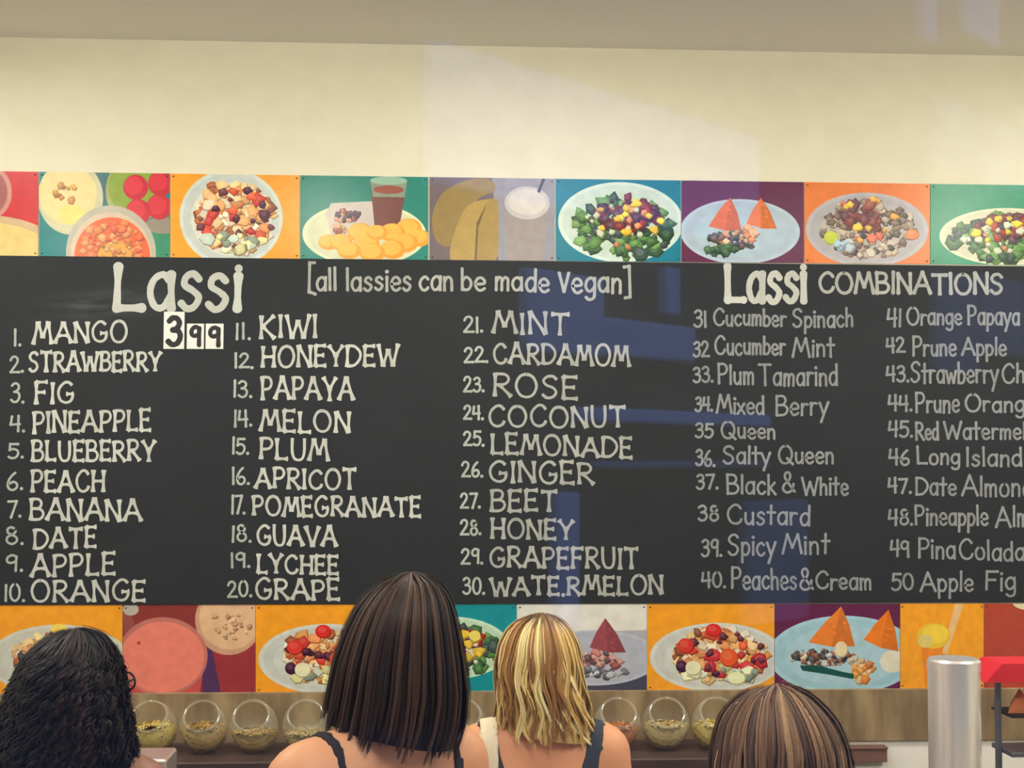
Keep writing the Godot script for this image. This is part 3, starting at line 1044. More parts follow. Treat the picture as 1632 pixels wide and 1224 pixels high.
func make_jar_meshes():
	var rows := jar_points(1.0, 40)
	for r in rows:
		for k in r.size():
			if r[k].y < 0.0: r[k].y = 0.0
	jar_body = rows_mesh(rows, Vector3(0, .085, 0))
	var s := Soup.new()
	var ring := []
	for q in 13:
		var t := TAU * q / 12
		ring.append(Vector2(.0605 + cos(t) * .005, .073 + sin(t) * .006))
	s.lathe(ring, 40, Transform3D(Basis(Vector3.RIGHT, deg_to_rad(90 - 42)), Vector3(0, .087, 0)))
	jar_rim = s.mesh()

func filling_mesh(level: float, cols: Array, size: float, sd: int) -> ArrayMesh:
	var r := RandomNumberGenerator.new()
	r.seed = sd
	var s := Soup.new()
	var rows := jar_points(.93, 24)
	for row in rows:
		for k in row.size():
			row[k].y = clampf(row[k].y, .006, level - .004)
	var mid := Vector3(0, level * .5, 0)
	for i in rows.size() - 1:
		for k in 24:
			var q := [rows[i][k], rows[i][k + 1], rows[i + 1][k + 1], rows[i + 1][k]]
			for t in [[0, 1, 2], [0, 2, 3]]:
				var nn: Vector3 = ((q[t[0]] + q[t[1]] + q[t[2]]) / 3 - mid).normalized()
				s.tri(q[t[0]], q[t[1]], q[t[2]], nn)
				for j in 3: s.c.append(lin(cols[0]) * .85)
	# loose pieces lying against the glass and on top
	for i in 330:
		var row: Array = rows[r.randi_range(0, rows.size() - 1)]
		var k := r.randi_range(0, 23)
		var p: Vector3 = row[k].lerp(row[k + 1], r.randf())
		if p.y > level - .005: p = Vector3(p.x * sqrt(r.randf()), level - .004 + r.randf() * .006, p.z * r.randf_range(.4, 1.0))
		p = mid + (p - mid) * r.randf_range(.95, 1.0)
		p.y = maxf(p.y, .012)
		var col: Color = lin(cols[r.randi() % cols.size()]) * r.randf_range(.8, 1.15)
		var bs := Basis.from_euler(Vector3(r.randf() * TAU, r.randf() * TAU, r.randf() * TAU))
		var ax := [bs.x * size * r.randf_range(.7, 1.3), bs.y * size * r.randf_range(.5, 1.0), bs.z * size * r.randf_range(.35, .8)]
		for sx in [-1, 1]:
			for sy in [-1, 1]:
				for sz in [-1, 1]:
					var nn: Vector3 = (ax[0] * sx / ax[0].length() + ax[1] * sy / ax[1].length() + ax[2] * sz / ax[2].length()).normalized()
					s.tri(p + ax[0] * sx, p + ax[1] * sy, p + ax[2] * sz, nn)
					for j in 3: s.c.append(col)
	return s.mesh()

# ------------------------------------------------------------------ the place
func track_spot(x: float, z: float, aim: Vector3, energy: float, label: String):
	var y := 3.16
	var root := thing("track_spotlight", label, "spotlight", Vector3(x, 3.285, z), "spotlights on the ceiling track")
	var d := (aim - Vector3(x, y, z)).normalized()
	var sx := d.cross(Vector3.UP).normalized()
	var bs := Basis(sx, d, sx.cross(d))
	var s := Soup.new()
	s.lathe([Vector2(0, -.09), Vector2(.04, -.09), Vector2(.047, -.08), Vector2(.047, .05), Vector2(.052, .055), Vector2(.052, .07), Vector2(.044, .07), Vector2(.04, .03), Vector2(0, .03)], 28, Transform3D(bs, Vector3(0, y - 3.285, 0)))
	inst("lamp_housing", s.mesh(), M.white_metal, root)
	var st := Soup.new()
	st.tube([Vector3(0, 0, 0), Vector3(0, y - 3.285 + .05, 0)], .009, 10)
	inst("stem", st.mesh(), M.white_metal, root)
	var l := Soup.new()
	l.lathe([Vector2(0, .052), Vector2(.02, .05), Vector2(.041, .045), Vector2(0, .04)], 28, Transform3D(bs, Vector3(0, y - 3.285, 0)))
	inst("lamp_lens", l.mesh(), M.lamp_glow, root)
	var sp := SpotLight3D.new()
	sp.name = "spot"
	root.add_child(sp)
	sp.position = Vector3(0, y - 3.285, 0) + d * .08
	sp.basis = Basis.looking_at(d)
	sp.light_color = Color(1, .985, .93)
	sp.light_energy = energy
	sp.light_size = .05
	sp.spot_angle = 34
	sp.spot_angle_attenuation = 0.9
	sp.spot_range = 12
	sp.spot_attenuation = 2
	sp.shadow_enabled = true

func ceiling_panel(x: float, z: float, energy: float, label: String):
	var root := thing("ceiling_light", label, "ceiling light", Vector3(x, 3.33, z), "flush ceiling lights")
	var fr := Soup.new()
	fr.box(Vector3(-.33, -.045, -.33), Vector3(.33, 0, -.3), .004)
	fr.box(Vector3(-.33, -.045, .3), Vector3(.33, 0, .33), .004)
	fr.box(Vector3(-.33, -.045, -.3), Vector3(-.3, 0, .3), .004)
	fr.box(Vector3(.3, -.045, -.3), Vector3(.33, 0, .3), .004)
	inst("frame", fr.mesh(), M.white_metal, root)
	inst("light_diffuser", box_mesh(Vector3(-.3, -.03, -.3), Vector3(.3, -.01, .3)), M.panel_glow, root)
	var a := AreaLight3D.new()
	a.name = "panel"
	root.add_child(a)
	a.position = Vector3(0, -.05, 0)
	a.rotation = Vector3(-PI / 2, 0, 0)
	a.area_size = Vector2(.58, .58)
	a.light_color = Color(1, .985, .93)
	a.light_energy = energy
	a.area_range = 12
	a.shadow_enabled = true

func pendant(x: float, z: float, energy: float, label: String):
	var root := thing("pendant_lamp", label, "pendant lamp", Vector3(x, 3.33, z), "pendant lamps near the window")
	var s := Soup.new()
	s.lathe([Vector2(0, 0), Vector2(.05, 0), Vector2(.05, -.02), Vector2(.012, -.03), Vector2(.012, -.05), Vector2(0, -.05)], 24)
	inst("ceiling_rose", s.mesh(), M.white_metal, root)
	s = Soup.new()
	s.tube([Vector3(0, -.05, 0), Vector3(0, -.42, 0)], .004, 8)
	inst("flex", s.mesh(), M.black, root)
	s = Soup.new()
	var prof := []
	for k in 17:
		var t := PI * k / 16
		prof.append(Vector2(sin(t) * .14, -.56 + cos(t) * .14))
	s.lathe(prof, 32)
	inst("lamp_globe", s.mesh(), M.panel_glow, root)
	var o := OmniLight3D.new()
	o.name = "bulb"
	root.add_child(o)
	o.position = Vector3(0, -.56, 0)
	o.light_color = Color(1, .985, .93)
	o.light_energy = energy
	o.light_size = .13
	o.omni_range = 14
	o.omni_attenuation = 2
	o.shadow_enabled = true

func _ready():
	rng.seed = 7
	# ---- camera
	cam = Camera3D.new()
	cam.name = "camera"
	add_child(cam)
	cam.position = CAM
	cam.rotation = Vector3(deg_to_rad(2.9), deg_to_rad(-3.1), deg_to_rad(0.17))
	cam.fov = FOV
	cam.current = true
	# ---- sky of a blue evening, exposure
	var we := WorldEnvironment.new()
	we.name = "environment"
	var e := Environment.new()
	var sm := ProceduralSkyMaterial.new()
	sm.sky_top_color = srgb(112, 146, 218)
	sm.sky_horizon_color = srgb(140, 168, 230)
	sm.ground_bottom_color = srgb(60, 62, 68)
	sm.ground_horizon_color = srgb(120, 130, 150)
	sm.sky_energy_multiplier = 1.8
	sm.ground_energy_multiplier = 0.6
	var sky := Sky.new()
	sky.sky_material = sm
	e.background_mode = Environment.BG_SKY
	e.sky = sky
	e.tonemap_mode = Environment.TONE_MAPPER_LINEAR
	e.tonemap_exposure = 1.22
	e.sdfgi_enabled = true
	e.ssao_enabled = true
	e.ssil_enabled = true
	we.environment = e
	add_child(we)

	# ---- materials
	M.wall = mat(Color.WHITE, .75)
	M.wall.albedo_texture = noise_tex(srgb(232, 226, 202), srgb(238, 233, 210), .02, 3)
	M.wall.uv1_triplanar = true
	M.wall.uv1_world_triplanar = true
	M.wall.uv1_scale = Vector3.ONE * .7
	M.canvas = mat(srgb(44, 62, 54), .9)
	M.white_paint = mat(srgb(246, 243, 236), .6)
	M.ceiling = mat(srgb(236, 232, 224), .85)
	M.floor = mat(Color.WHITE, .4)
	M.floor.albedo_texture = noise_tex(srgb(176, 170, 160), srgb(190, 184, 174), .03, 5)
	M.floor.uv1_triplanar = true
	M.floor.uv1_world_triplanar = true
	M.wood = mat(Color.WHITE, .55)
	M.wood.albedo_texture = noise_tex(srgb(112, 90, 64), srgb(182, 158, 118), .02, 9)
	M.wood.uv1_triplanar = true
	M.wood.uv1_world_triplanar = true
	M.wood.uv1_scale = Vector3(.9, .25, .9)
	M.dark_wood = mat(Color.WHITE, .45)
	M.dark_wood.albedo_texture = noise_tex(srgb(64, 48, 44), srgb(86, 66, 58), .02, 11)
	M.dark_wood.uv1_triplanar = true
	M.dark_wood.uv1_world_triplanar = true
	M.dark_wood.uv1_scale = Vector3(.5, 2, 2)
	M.steel = mat(srgb(222, 216, 212), .3, .75)
	M.canister = mat(srgb(244, 239, 236), .26, .6)
	M.white_metal = mat(srgb(225, 223, 218), .45)
	M.grey_metal = mat(srgb(120, 122, 130), .4, .6)
	M.red = mat(srgb(226, 44, 56), .45)
	M.black = mat(srgb(24, 24, 26), .5)
	M.dark_plastic = mat(srgb(40, 34, 34), .3)
	M.pin = mat(srgb(70, 60, 50), .4, .3)
	M.pane = glass(Color(1, 1, 1), .0)
	M.jar_glass = glass(srgb(235, 236, 215), .13)
	M.rim_glass = glass(srgb(225, 222, 200), .14, .06)
	M.skin = mat(Color.WHITE, .5)
	M.skin.vertex_color_use_as_albedo = true
	M.cloth = mat(Color.WHITE, .9)
	M.cloth.vertex_color_use_as_albedo = true
	M.hair = mat(Color.WHITE, .48)
	M.hair.metallic_specular = .35
	M.hair.vertex_color_use_as_albedo = true
	M.snack = mat(Color.WHITE, .6)
	M.snack.vertex_color_use_as_albedo = true
	M.chalk = mat(Color.WHITE, .95)
	M.chalk.vertex_color_use_as_albedo = true
	M.chalk.albedo_texture = noise_tex(srgb(205, 205, 205), srgb(255, 255, 255), .25, 21)
	M.chalk.uv1_triplanar = true
	M.chalk.uv1_world_triplanar = true
	M.chalk.uv1_scale = Vector3.ONE * 2.0
	M.lamp_glow = mat(srgb(255, 240, 215), .3)
	M.lamp_glow.emission_enabled = true
	M.lamp_glow.emission = Color(1, .985, .93)
	M.lamp_glow.emission_energy_multiplier = 30.0
	M.panel_glow = mat(srgb(250, 245, 235), .5)
	M.panel_glow.emission_enabled = true
	M.panel_glow.emission = Color(1, .985, .93)
	M.panel_glow.emission_energy_multiplier = 3.0
	M.card = mat(srgb(236, 236, 230), .5)
	M.ink = mat(Color.WHITE, .5)
	M.ink.vertex_color_use_as_albedo = true
	M.brown_box = mat(srgb(122, 88, 74), .6)
	M.samosa = mat(srgb(206, 120, 62), .6)
	M.facade = mat(srgb(176, 186, 212), .8)
	M.facade_grey = mat(srgb(122, 130, 150), .8)
	M.facade_dark = mat(srgb(48, 42, 38), .9)
	M.win_dark = mat(srgb(30, 32, 38), .12)
	M.asphalt = mat(srgb(44, 43, 42), .9)
	M.pin_mesh = SphereMesh.new()
	M.pin_mesh.radius = .0035
	M.pin_mesh.height = .005
	M.pin_mesh.radial_segments = 10
	M.pin_mesh.rings = 5

	# ---- lamps of the shop
	for q in [[-1.9, "first", .3, 700.0], [-.6, "second", .7, 380.0], [.7, "third", .06, 700.0], [1.9, "fourth", .06, 700.0], [2.86, "fifth", .75, 380.0]]:
		track_spot(q[0], 2.75, Vector3(q[0] * .62, at(816, q[3]).y, 0), q[2], "white cylinder spotlight aimed at the menu, %s from the left on its track" % q[1])
	for q in [[-1.8, 1.25, "over the counter at the left", 2.2], [.35, 1.25, "over the middle of the counter", 1.5], [2.5, 1.25, "over the counter at the right", 2.2]]:
		ceiling_panel(q[0], q[1], q[3], "square flush ceiling light %s" % q[2])
	for q in [[-1.9, "leftmost"], [.35, "middle"], [2.6, "rightmost"]]:
		pendant(q[0], 3.3, .78, "round white glass pendant lamp near the window, %s of three" % q[1])

	build_room()
	build_board()
	build_prints()
	build_shelf()
	build_counter()
	build_people()
	build_street()

func build_room():
	var X0 := -3.6
	var X1 := 4.6
	var H := 3.33
	var ZF := 4.3
	structure("wall_back", box_mesh(Vector3(X0, 0, -.15), Vector3(X1, H, 0)), M.wall, "cream painted back wall behind the chalkboard")
	structure("wall_left", box_mesh(Vector3(X0 - .15, 0, -.15), Vector3(X0, H, ZF)), M.wall, "cream painted side wall on the left")
	structure("wall_right", box_mesh(Vector3(X1, 0, -.15), Vector3(X1 + .15, H, ZF)), M.wall, "cream painted side wall on the right")
	structure("floor", box_mesh(Vector3(X0 - .15, -.12, -.15), Vector3(X1 + .15, 0, ZF + .2)), M.floor, "pale grey shop floor")
	structure("ceiling", box_mesh(Vector3(X0 - .15, H, -.15), Vector3(X1 + .15, H + .18, ZF + .2)), M.ceiling, "pale grey ceiling above the cream wall")
	var s := Soup.new()
	var WX0 := -3.0
	var WX1 := 4.0
	s.box(Vector3(X0 - .15, 0, ZF), Vector3(WX0, H, ZF + .2))
	s.box(Vector3(WX1, 0, ZF), Vector3(X1 + .15, H, ZF + .2))
	s.box(Vector3(WX0, 0, ZF), Vector3(WX1, .5, ZF + .2))
	s.box(Vector3(WX0, 3.0, ZF), Vector3(WX1, H, ZF + .2))
	structure("wall_front", s.mesh(), M.wall, "street wall round the shop window")
	var w := Node3D.new()
	w.name = numbered("window_1")
	add_child(w)
	w.position = Vector3(.5, .5, ZF + .1)
	meta(w, "large clear shop window mirroring the street", "", "", "structure")
	var fr := Soup.new()
	fr.box(Vector3(-3.5, 0, -.03), Vector3(3.5, .06, .03), .004)
	fr.box(Vector3(-3.5, 2.44, -.03), Vector3(3.5, 2.5, .03), .004)
	fr.box(Vector3(-3.5, .06, -.03), Vector3(-3.44, 2.44, .03), .004)
	fr.box(Vector3(3.44, .06, -.03), Vector3(3.5, 2.44, .03), .004)
	inst("window_frame", fr.mesh(), M.grey_metal, w)
	inst("pane", box_mesh(Vector3(-3.44, .06, -.004), Vector3(3.44, 2.44, .004)), M.pane, w)
	# wood panel under the prints
	var a := at(-400, 1106)
	var yb := at(700, 1185).y
	structure("trim_1", box_mesh(Vector3(X0, yb, 0), Vector3(at(1900, 1100).x, at(700, 1101).y, .018), .002), M.wood, "brown wooden panel running along the wall under the lower prints")
	structure("trim_2", box_mesh(Vector3(X0, .0, 0), Vector3(X1, yb, .006)), M.white_paint, "white painted lower wall below the wooden panel")
	var tr := Soup.new()
	tr.box(Vector3(X0, 3.285, 2.72), Vector3(X1, 3.33, 2.78), .004)
	var t := inst("light_track", tr.mesh(), M.white_metal)
	meta(t, "white ceiling track that carries the spotlights", "track")

func board_texture() -> ImageTexture:
	var w := 1024
	var h := 340
	var im := Image.create_empty(w, h, false, Image.FORMAT_RGB8)
	var n := FastNoiseLite.new()
	n.seed = 4
	n.frequency = .012
	n.fractal_octaves = 5
	var n2 := FastNoiseLite.new()
	n2.seed = 8
	n2.frequency = .03
	n2.fractal_octaves = 3
	for y in h:
		for x in w:
			var k := n.get_noise_2d(x, y * 1.4) * .5
			# wiped chalk haze in streaky patches
			var v := .168 + .022 * k
			# a wiped smear of chalk beside the first heading
			var dx := (x - 165.0) / 46.0
			var dy := (y - 46.0 + (x - 165.0) * .12) / 13.0
			var sm := exp(-dx * dx - dy * dy) * clampf(.55 + n2.get_noise_2d(x * .7, y * 3.0), 0, 1)
			v += sm * .15
			im.set_pixel(x, y, Color(v * .93, v * 1.0, v * 1.04))
	return ImageTexture.create_from_image(im)

func build_board():
	var x0 := at(-160, 700).x
	var x1 := at(1790, 700).x
	var yt0 := at(0, 409.5).y
	var yt1 := at(1632, 423).y
	var y0 := minf(yt0, yt1)
	var yb := (at(0, 963).y + at(1632, 960.5).y) / 2
	y0 = (yt0 + yt1) / 2
	var mid := Vector3((x0 + x1) / 2, yb, 0)
	var root := thing("chalkboard", "wide black chalkboard menu lettered in white chalk between two rows of prints", "chalkboard", mid)
	var s := Soup.new()
	s.box(Vector3(x0, yb, 0) - mid, Vector3(x1, y0, .008) - mid, .001)
	for p in s.v:
		s.uv.append(Vector2((p.x + mid.x - x0) / (x1 - x0), 1.0 - p.y / (y0 - yb)))
	var bm := mat(Color.WHITE, .62)
	bm.albedo_texture = board_texture()
	bm.metallic_specular = .35
	inst("panel", s.mesh(), bm, root)
	var W := lin(srgb(226, 228, 220))
	var D := lin(srgb(196, 198, 192))
	var D2 := lin(srgb(166, 169, 170))
	var NM := lin(srgb(200, 208, 200))
	# text, x0, x1, baseline left, right, height
	var caps := [
		["MANGO", 51, 204, 549, 546, 35], ["STRAWBERRY", 44, 258, 594, 592, 33], ["FIG", 54, 119, 646, 644, 36], ["PINEAPPLE", 51, 242, 692, 687, 35], ["BLUEBERRY", 49, 249, 736, 736, 34], ["PEACH", 48, 168, 785, 785, 35], ["BANANA", 46, 227, 830, 832, 36], ["DATE", 52, 155, 876, 874, 34], ["APPLE", 48, 185, 921, 917, 36], ["ORANGE", 48, 233, 961, 959, 34],
		["KIWI", 412, 507, 541, 539, 38], ["HONEYDEW", 415, 636, 587, 584, 35], ["PAPAYA", 415, 565, 638, 640, 38], ["MELON", 413, 559, 689, 691, 35], ["PLUM", 412, 525, 732, 735, 35], ["APRICOT", 405, 569, 779, 782, 33], ["POMEGRANATE", 401, 672, 823, 825, 33], ["GUAVA", 408, 538, 869, 873, 34], ["LYCHEE", 408, 541, 914, 917, 32], ["GRAPE", 406, 543, 957, 958, 34],
		["MINT", 784, 908, 533, 535, 36], ["CARDAMOM", 785, 1005, 581, 585, 34], ["ROSE", 784, 922, 633, 637, 37], ["COCONUT", 777, 999, 681, 683, 35], ["LEMONADE", 781, 1009, 723, 732, 33], ["GINGER", 778, 948, 769, 774, 36], ["BEET", 780, 889, 817, 815, 35], ["HONEY", 781, 915, 859, 862, 33], ["GRAPEFRUIT", 779, 1019, 905, 908, 34], ["WATE.RMELON", 781, 1058, 951, 948, 31],
	]
	var nums := [
		["1.", 20, 34, 551, 27], ["2.", 14, 38, 594, 27], ["3.", 15, 39, 642, 32], ["4.", 14, 40, 689, 27], ["5.", 11, 38, 731, 25], ["6.", 9, 37, 781, 30], ["7.", 10, 34, 825, 28], ["8.", 7, 38, 868, 29], ["9.", 7, 37, 910, 27], ["10.", 5, 40, 959, 28],
		["11.", 373, 400, 541, 27], ["12.", 372, 404, 587, 25], ["13.", 370, 402, 633, 27], ["14.", 371, 402, 680, 28], ["15.", 368, 397, 724, 27], ["16.", 368, 398, 772, 28], ["17.", 367, 391, 820, 30], ["18.", 367, 401, 864, 27], ["19.", 366, 399, 905, 25], ["20.", 361, 402, 952, 26],
		["21.", 737, 770, 530, 26], ["22.", 738, 778, 578, 26], ["23.", 737, 772, 625, 25], ["24.", 737, 771, 669, 23], ["25.", 737, 772, 711, 24], ["26.", 734, 770, 761, 25], ["27.", 732, 766, 810, 25], ["28.", 732, 767, 853, 25], ["29.", 733, 770, 899, 25], ["30.", 736, 773, 947, 28],
		["31", 1104, 1127, 522, 27], ["32", 1103, 1131, 569, 26], ["33.", 1103, 1137, 610, 26], ["34.", 1106, 1136, 656, 24], ["35", 1106, 1137, 698, 24], ["36.", 1107, 1140, 743, 26], ["37.", 1108, 1145, 780, 25], ["38", 1111, 1146, 831, 26], ["39.", 1116, 1151, 887, 29], ["40.", 1117, 1157, 937, 26],
		["41", 1412, 1437, 521, 30], ["42", 1411, 1443, 562, 25], ["43.", 1411, 1449, 609, 27], ["44.", 1414, 1454, 656, 26], ["45.", 1414, 1455, 697, 26], ["46", 1415, 1450, 742, 26], ["47.", 1414, 1453, 786, 25], ["48.", 1414, 1455, 837, 27], ["49", 1417, 1450, 888, 28], ["50", 1419, 1457, 941, 28],
	]
	var low := [
		["Cucumber", 1136, 1254, 519, 521, 28], ["Spinach", 1262, 1361, 522, 522, 29], ["Cucumber", 1138, 1253, 566, 566, 29], ["Mint", 1262, 1331, 569, 570, 31], ["Plum", 1143, 1203, 613, 613, 32], ["Tamarind", 1209, 1336, 615, 615, 33], ["Mixed", 1141, 1219, 659, 661, 29], ["Berry", 1235, 1321, 663, 661, 31], ["Queen", 1148, 1237, 699, 700, 27], ["Salty", 1151, 1229, 739, 740, 28], ["Queen", 1239, 1330, 739, 739, 29], ["Black", 1157, 1238, 788, 788, 31], ["&", 1245, 1268, 785, 785, 35], ["White", 1277, 1353, 789, 789, 29], ["Custard", 1158, 1292, 835, 838, 32], ["Spicy", 1159, 1237, 887, 885, 33], ["Mint", 1246, 1323, 883, 883, 32], ["Peaches", 1164, 1271, 939, 940, 33], ["&", 1273, 1297, 941, 941, 35], ["Cream", 1299, 1390, 940, 940, 29],
		["Orange", 1444, 1534, 518, 519, 28], ["Papaya", 1541, 1626, 518, 518, 30], ["Prune", 1453, 1525, 567, 567, 30], ["Apple", 1532, 1605, 567, 567, 28], ["Strawberry", 1450, 1592, 611, 611, 33], ["Ch", 1596, 1634, 611, 611, 31], ["Prune", 1458, 1530, 659, 658, 31], ["Orange", 1537, 1652, 657, 657, 28], ["Red", 1458, 1497, 701, 701, 28], ["Watermelon", 1503, 1668, 700, 700, 28], ["Long", 1460, 1531, 740, 741, 27], ["Island", 1538, 1630, 744, 744, 30], ["Date", 1458, 1525, 790, 790, 29], ["Almond", 1532, 1646, 791, 792, 32], ["Pineapple", 1457, 1576, 837, 838, 31], ["Almond", 1586, 1694, 840, 840, 33], ["Pina", 1462, 1524, 890, 892, 32], ["Colada", 1528, 1634, 893, 894, 32], ["Apple", 1466, 1552, 943, 943, 31], ["Fig", 1569, 1620, 941, 941, 31],
	]
	var z := .0088
	var put = func(m: ArrayMesh, n: String):
		inst(n, m, M.chalk, root, -mid)
	put.call(letters("Lassi", 181, 383, 492, 491, 66, 11.5, .45, W, z, .82), "chalk_heading")
	put.call(letters("[all", 491, 536, 462, 462, 34, 4.6, .15, D, z), "chalk_note")
	put.call(letters("lassies", 552, 655, 463, 463, 34, 4.6, .15, D, z), "chalk_note")
	put.call(letters("can", 668, 722, 462, 462, 35, 4.6, .15, D, z), "chalk_note")
	put.call(letters("be", 735, 773, 461, 462, 34, 4.6, .15, D, z), "chalk_note")
	put.call(letters("made", 789, 875, 463, 465, 34, 4.6, .15, D, z), "chalk_note")
	put.call(letters("vegan]", 892, 1006, 466, 466, 36, 4.8, .15, D, z), "chalk_note")
	put.call(letters("Lassi", 1157, 1284, 479, 480, 55, 10.0, .3, W, z, .82), "chalk_heading")
	put.call(letters("COMBINATIONS", 1306, 1598, 467, 468, 32, 5.2, .35, D, z), "chalk_heading")
	for c in caps:
		put.call(letters(c[0], c[1] + 2, c[2] - 2, c[3] - 1.5, c[4] - 1.5, c[5] - 2, 4.6, .95, W if c[1] < 700 else D, z), "chalk_word")
	for c in nums:
		put.call(letters(c[0], c[1] + 2, c[2] - 1, c[3] - 1, c[3] - 1, c[4] - 2, 3.8, .2, NM if c[1] < 1000 else D2, z), "chalk_number")
	for c in low:
		put.call(letters(c[0], c[1] + 1.5, c[2] - 1.5, c[3] - 1, c[4] - 1, c[5] - 1, 3.8, .2, D2, z), "chalk_word")
	# price cards
	var black := lin(srgb(20, 20, 20))
	for q in [["3", 260, 295, 497, 556, "tall white price card with a large black 3", 9.0], ["9", 297, 326, 516, 556, "small white price card with a black 9 beside the 3 card", 7.0], ["9", 327, 357, 516, 556, "rightmost small white price card with a black 9", 7.0]]:
		var lo := at(q[1] + .6, q[4], .008)
		var hi := at(q[2] - .6, q[3], .008)
		var c := thing("price_card", q[5], "price card", Vector3((lo.x + hi.x) / 2, lo.y, .0082), "price cards on the chalkboard")
		inst("card", box_mesh(Vector3((lo.x - hi.x) / 2, 0, 0), Vector3((hi.x - lo.x) / 2, hi.y - lo.y, .0015)), M.card, c)
		var hgt: float = q[4] - q[3]
		var pad: float = 7.0
		var dm := letters(q[0], q[1] + pad, q[2] - pad, q[4] - hgt * .14, q[4] - hgt * .14, hgt * .72, q[6], .1, black, .0102)
		inst("printed_number", dm, M.ink, c, -c.position)

func build_prints():
	var T := Vector2(273.2, 295.3)
	var B := Vector2(408.3, 422.4)
	var g := "photo prints of the upper row"
	var top := [
		["t0", -147, 61.2, "food photo print with red ground and a beige bowl, leftmost of the upper row"],
		["t1", 62.8, 270.7, "food photo print of tomatoes, cream bowl and orange carrot bowl on teal"],
		["t2", 272.2, 477.5, "food photo print of a fruit mix on a white plate, amber ground, upper row"],
		["t3", 479, 682.6, "food photo print of a red-brown drink cup and golden pastry balls on a plate"],
		["t4", 684.6, 884, "food photo print of bananas beside a pale milkshake"],
		["t5", 885.5, 1084.8, "food photo print of a green salad filling a plate on blue ground"],
		["t6", 1086, 1280.6, "food photo print of two orange samosas on purple ground, upper row"],
		["t7", 1282, 1481.2, "food photo print of brown mixed chaat on a grey plate, orange ground"],
		["t8", 1482.6, 1684, "food photo print of a salad plate on green ground, rightmost of the upper row"],
	]
	for q in top: photo_print(q[0], q[1], q[2], T, B, q[3], g)
	T = Vector2(964.3, 961.6)
	B = Vector2(1106.5, 1096.5)
	g = "photo prints of the lower row"
	var low := [
		["b0", -15, 195.4, "food photo print of a mixed plate on amber, behind the person with curly hair"],
		["b1", 196.2, 407.2, "food photo print of a pink smoothie cup seen from above"],
		["b2", 408, 614, "food photo print on amber half hidden by the tallest person"],
		["b3", 615, 823.2, "food photo print of a salad on bright teal ground between two heads"],
		["b4", 824, 1030.6, "food photo print of a maroon samosa on a grey-white ground"],
		["b5", 1031.4, 1233.6, "food photo print of a fruit and egg plate on amber, fully in view"],
		["b6", 1234.4, 1433.8, "food photo print of two orange samosas on a pale blue plate, lower row"],
		["b7", 1434.6, 1567, "narrow food photo print of a yellow drink with a straw on orange"],
		["b8", 1567.8, 1770, "food photo print with brick red ground, rightmost of the lower row"],
	]
	for q in low: photo_print(q[0], q[1], q[2], T, B, q[3], g)

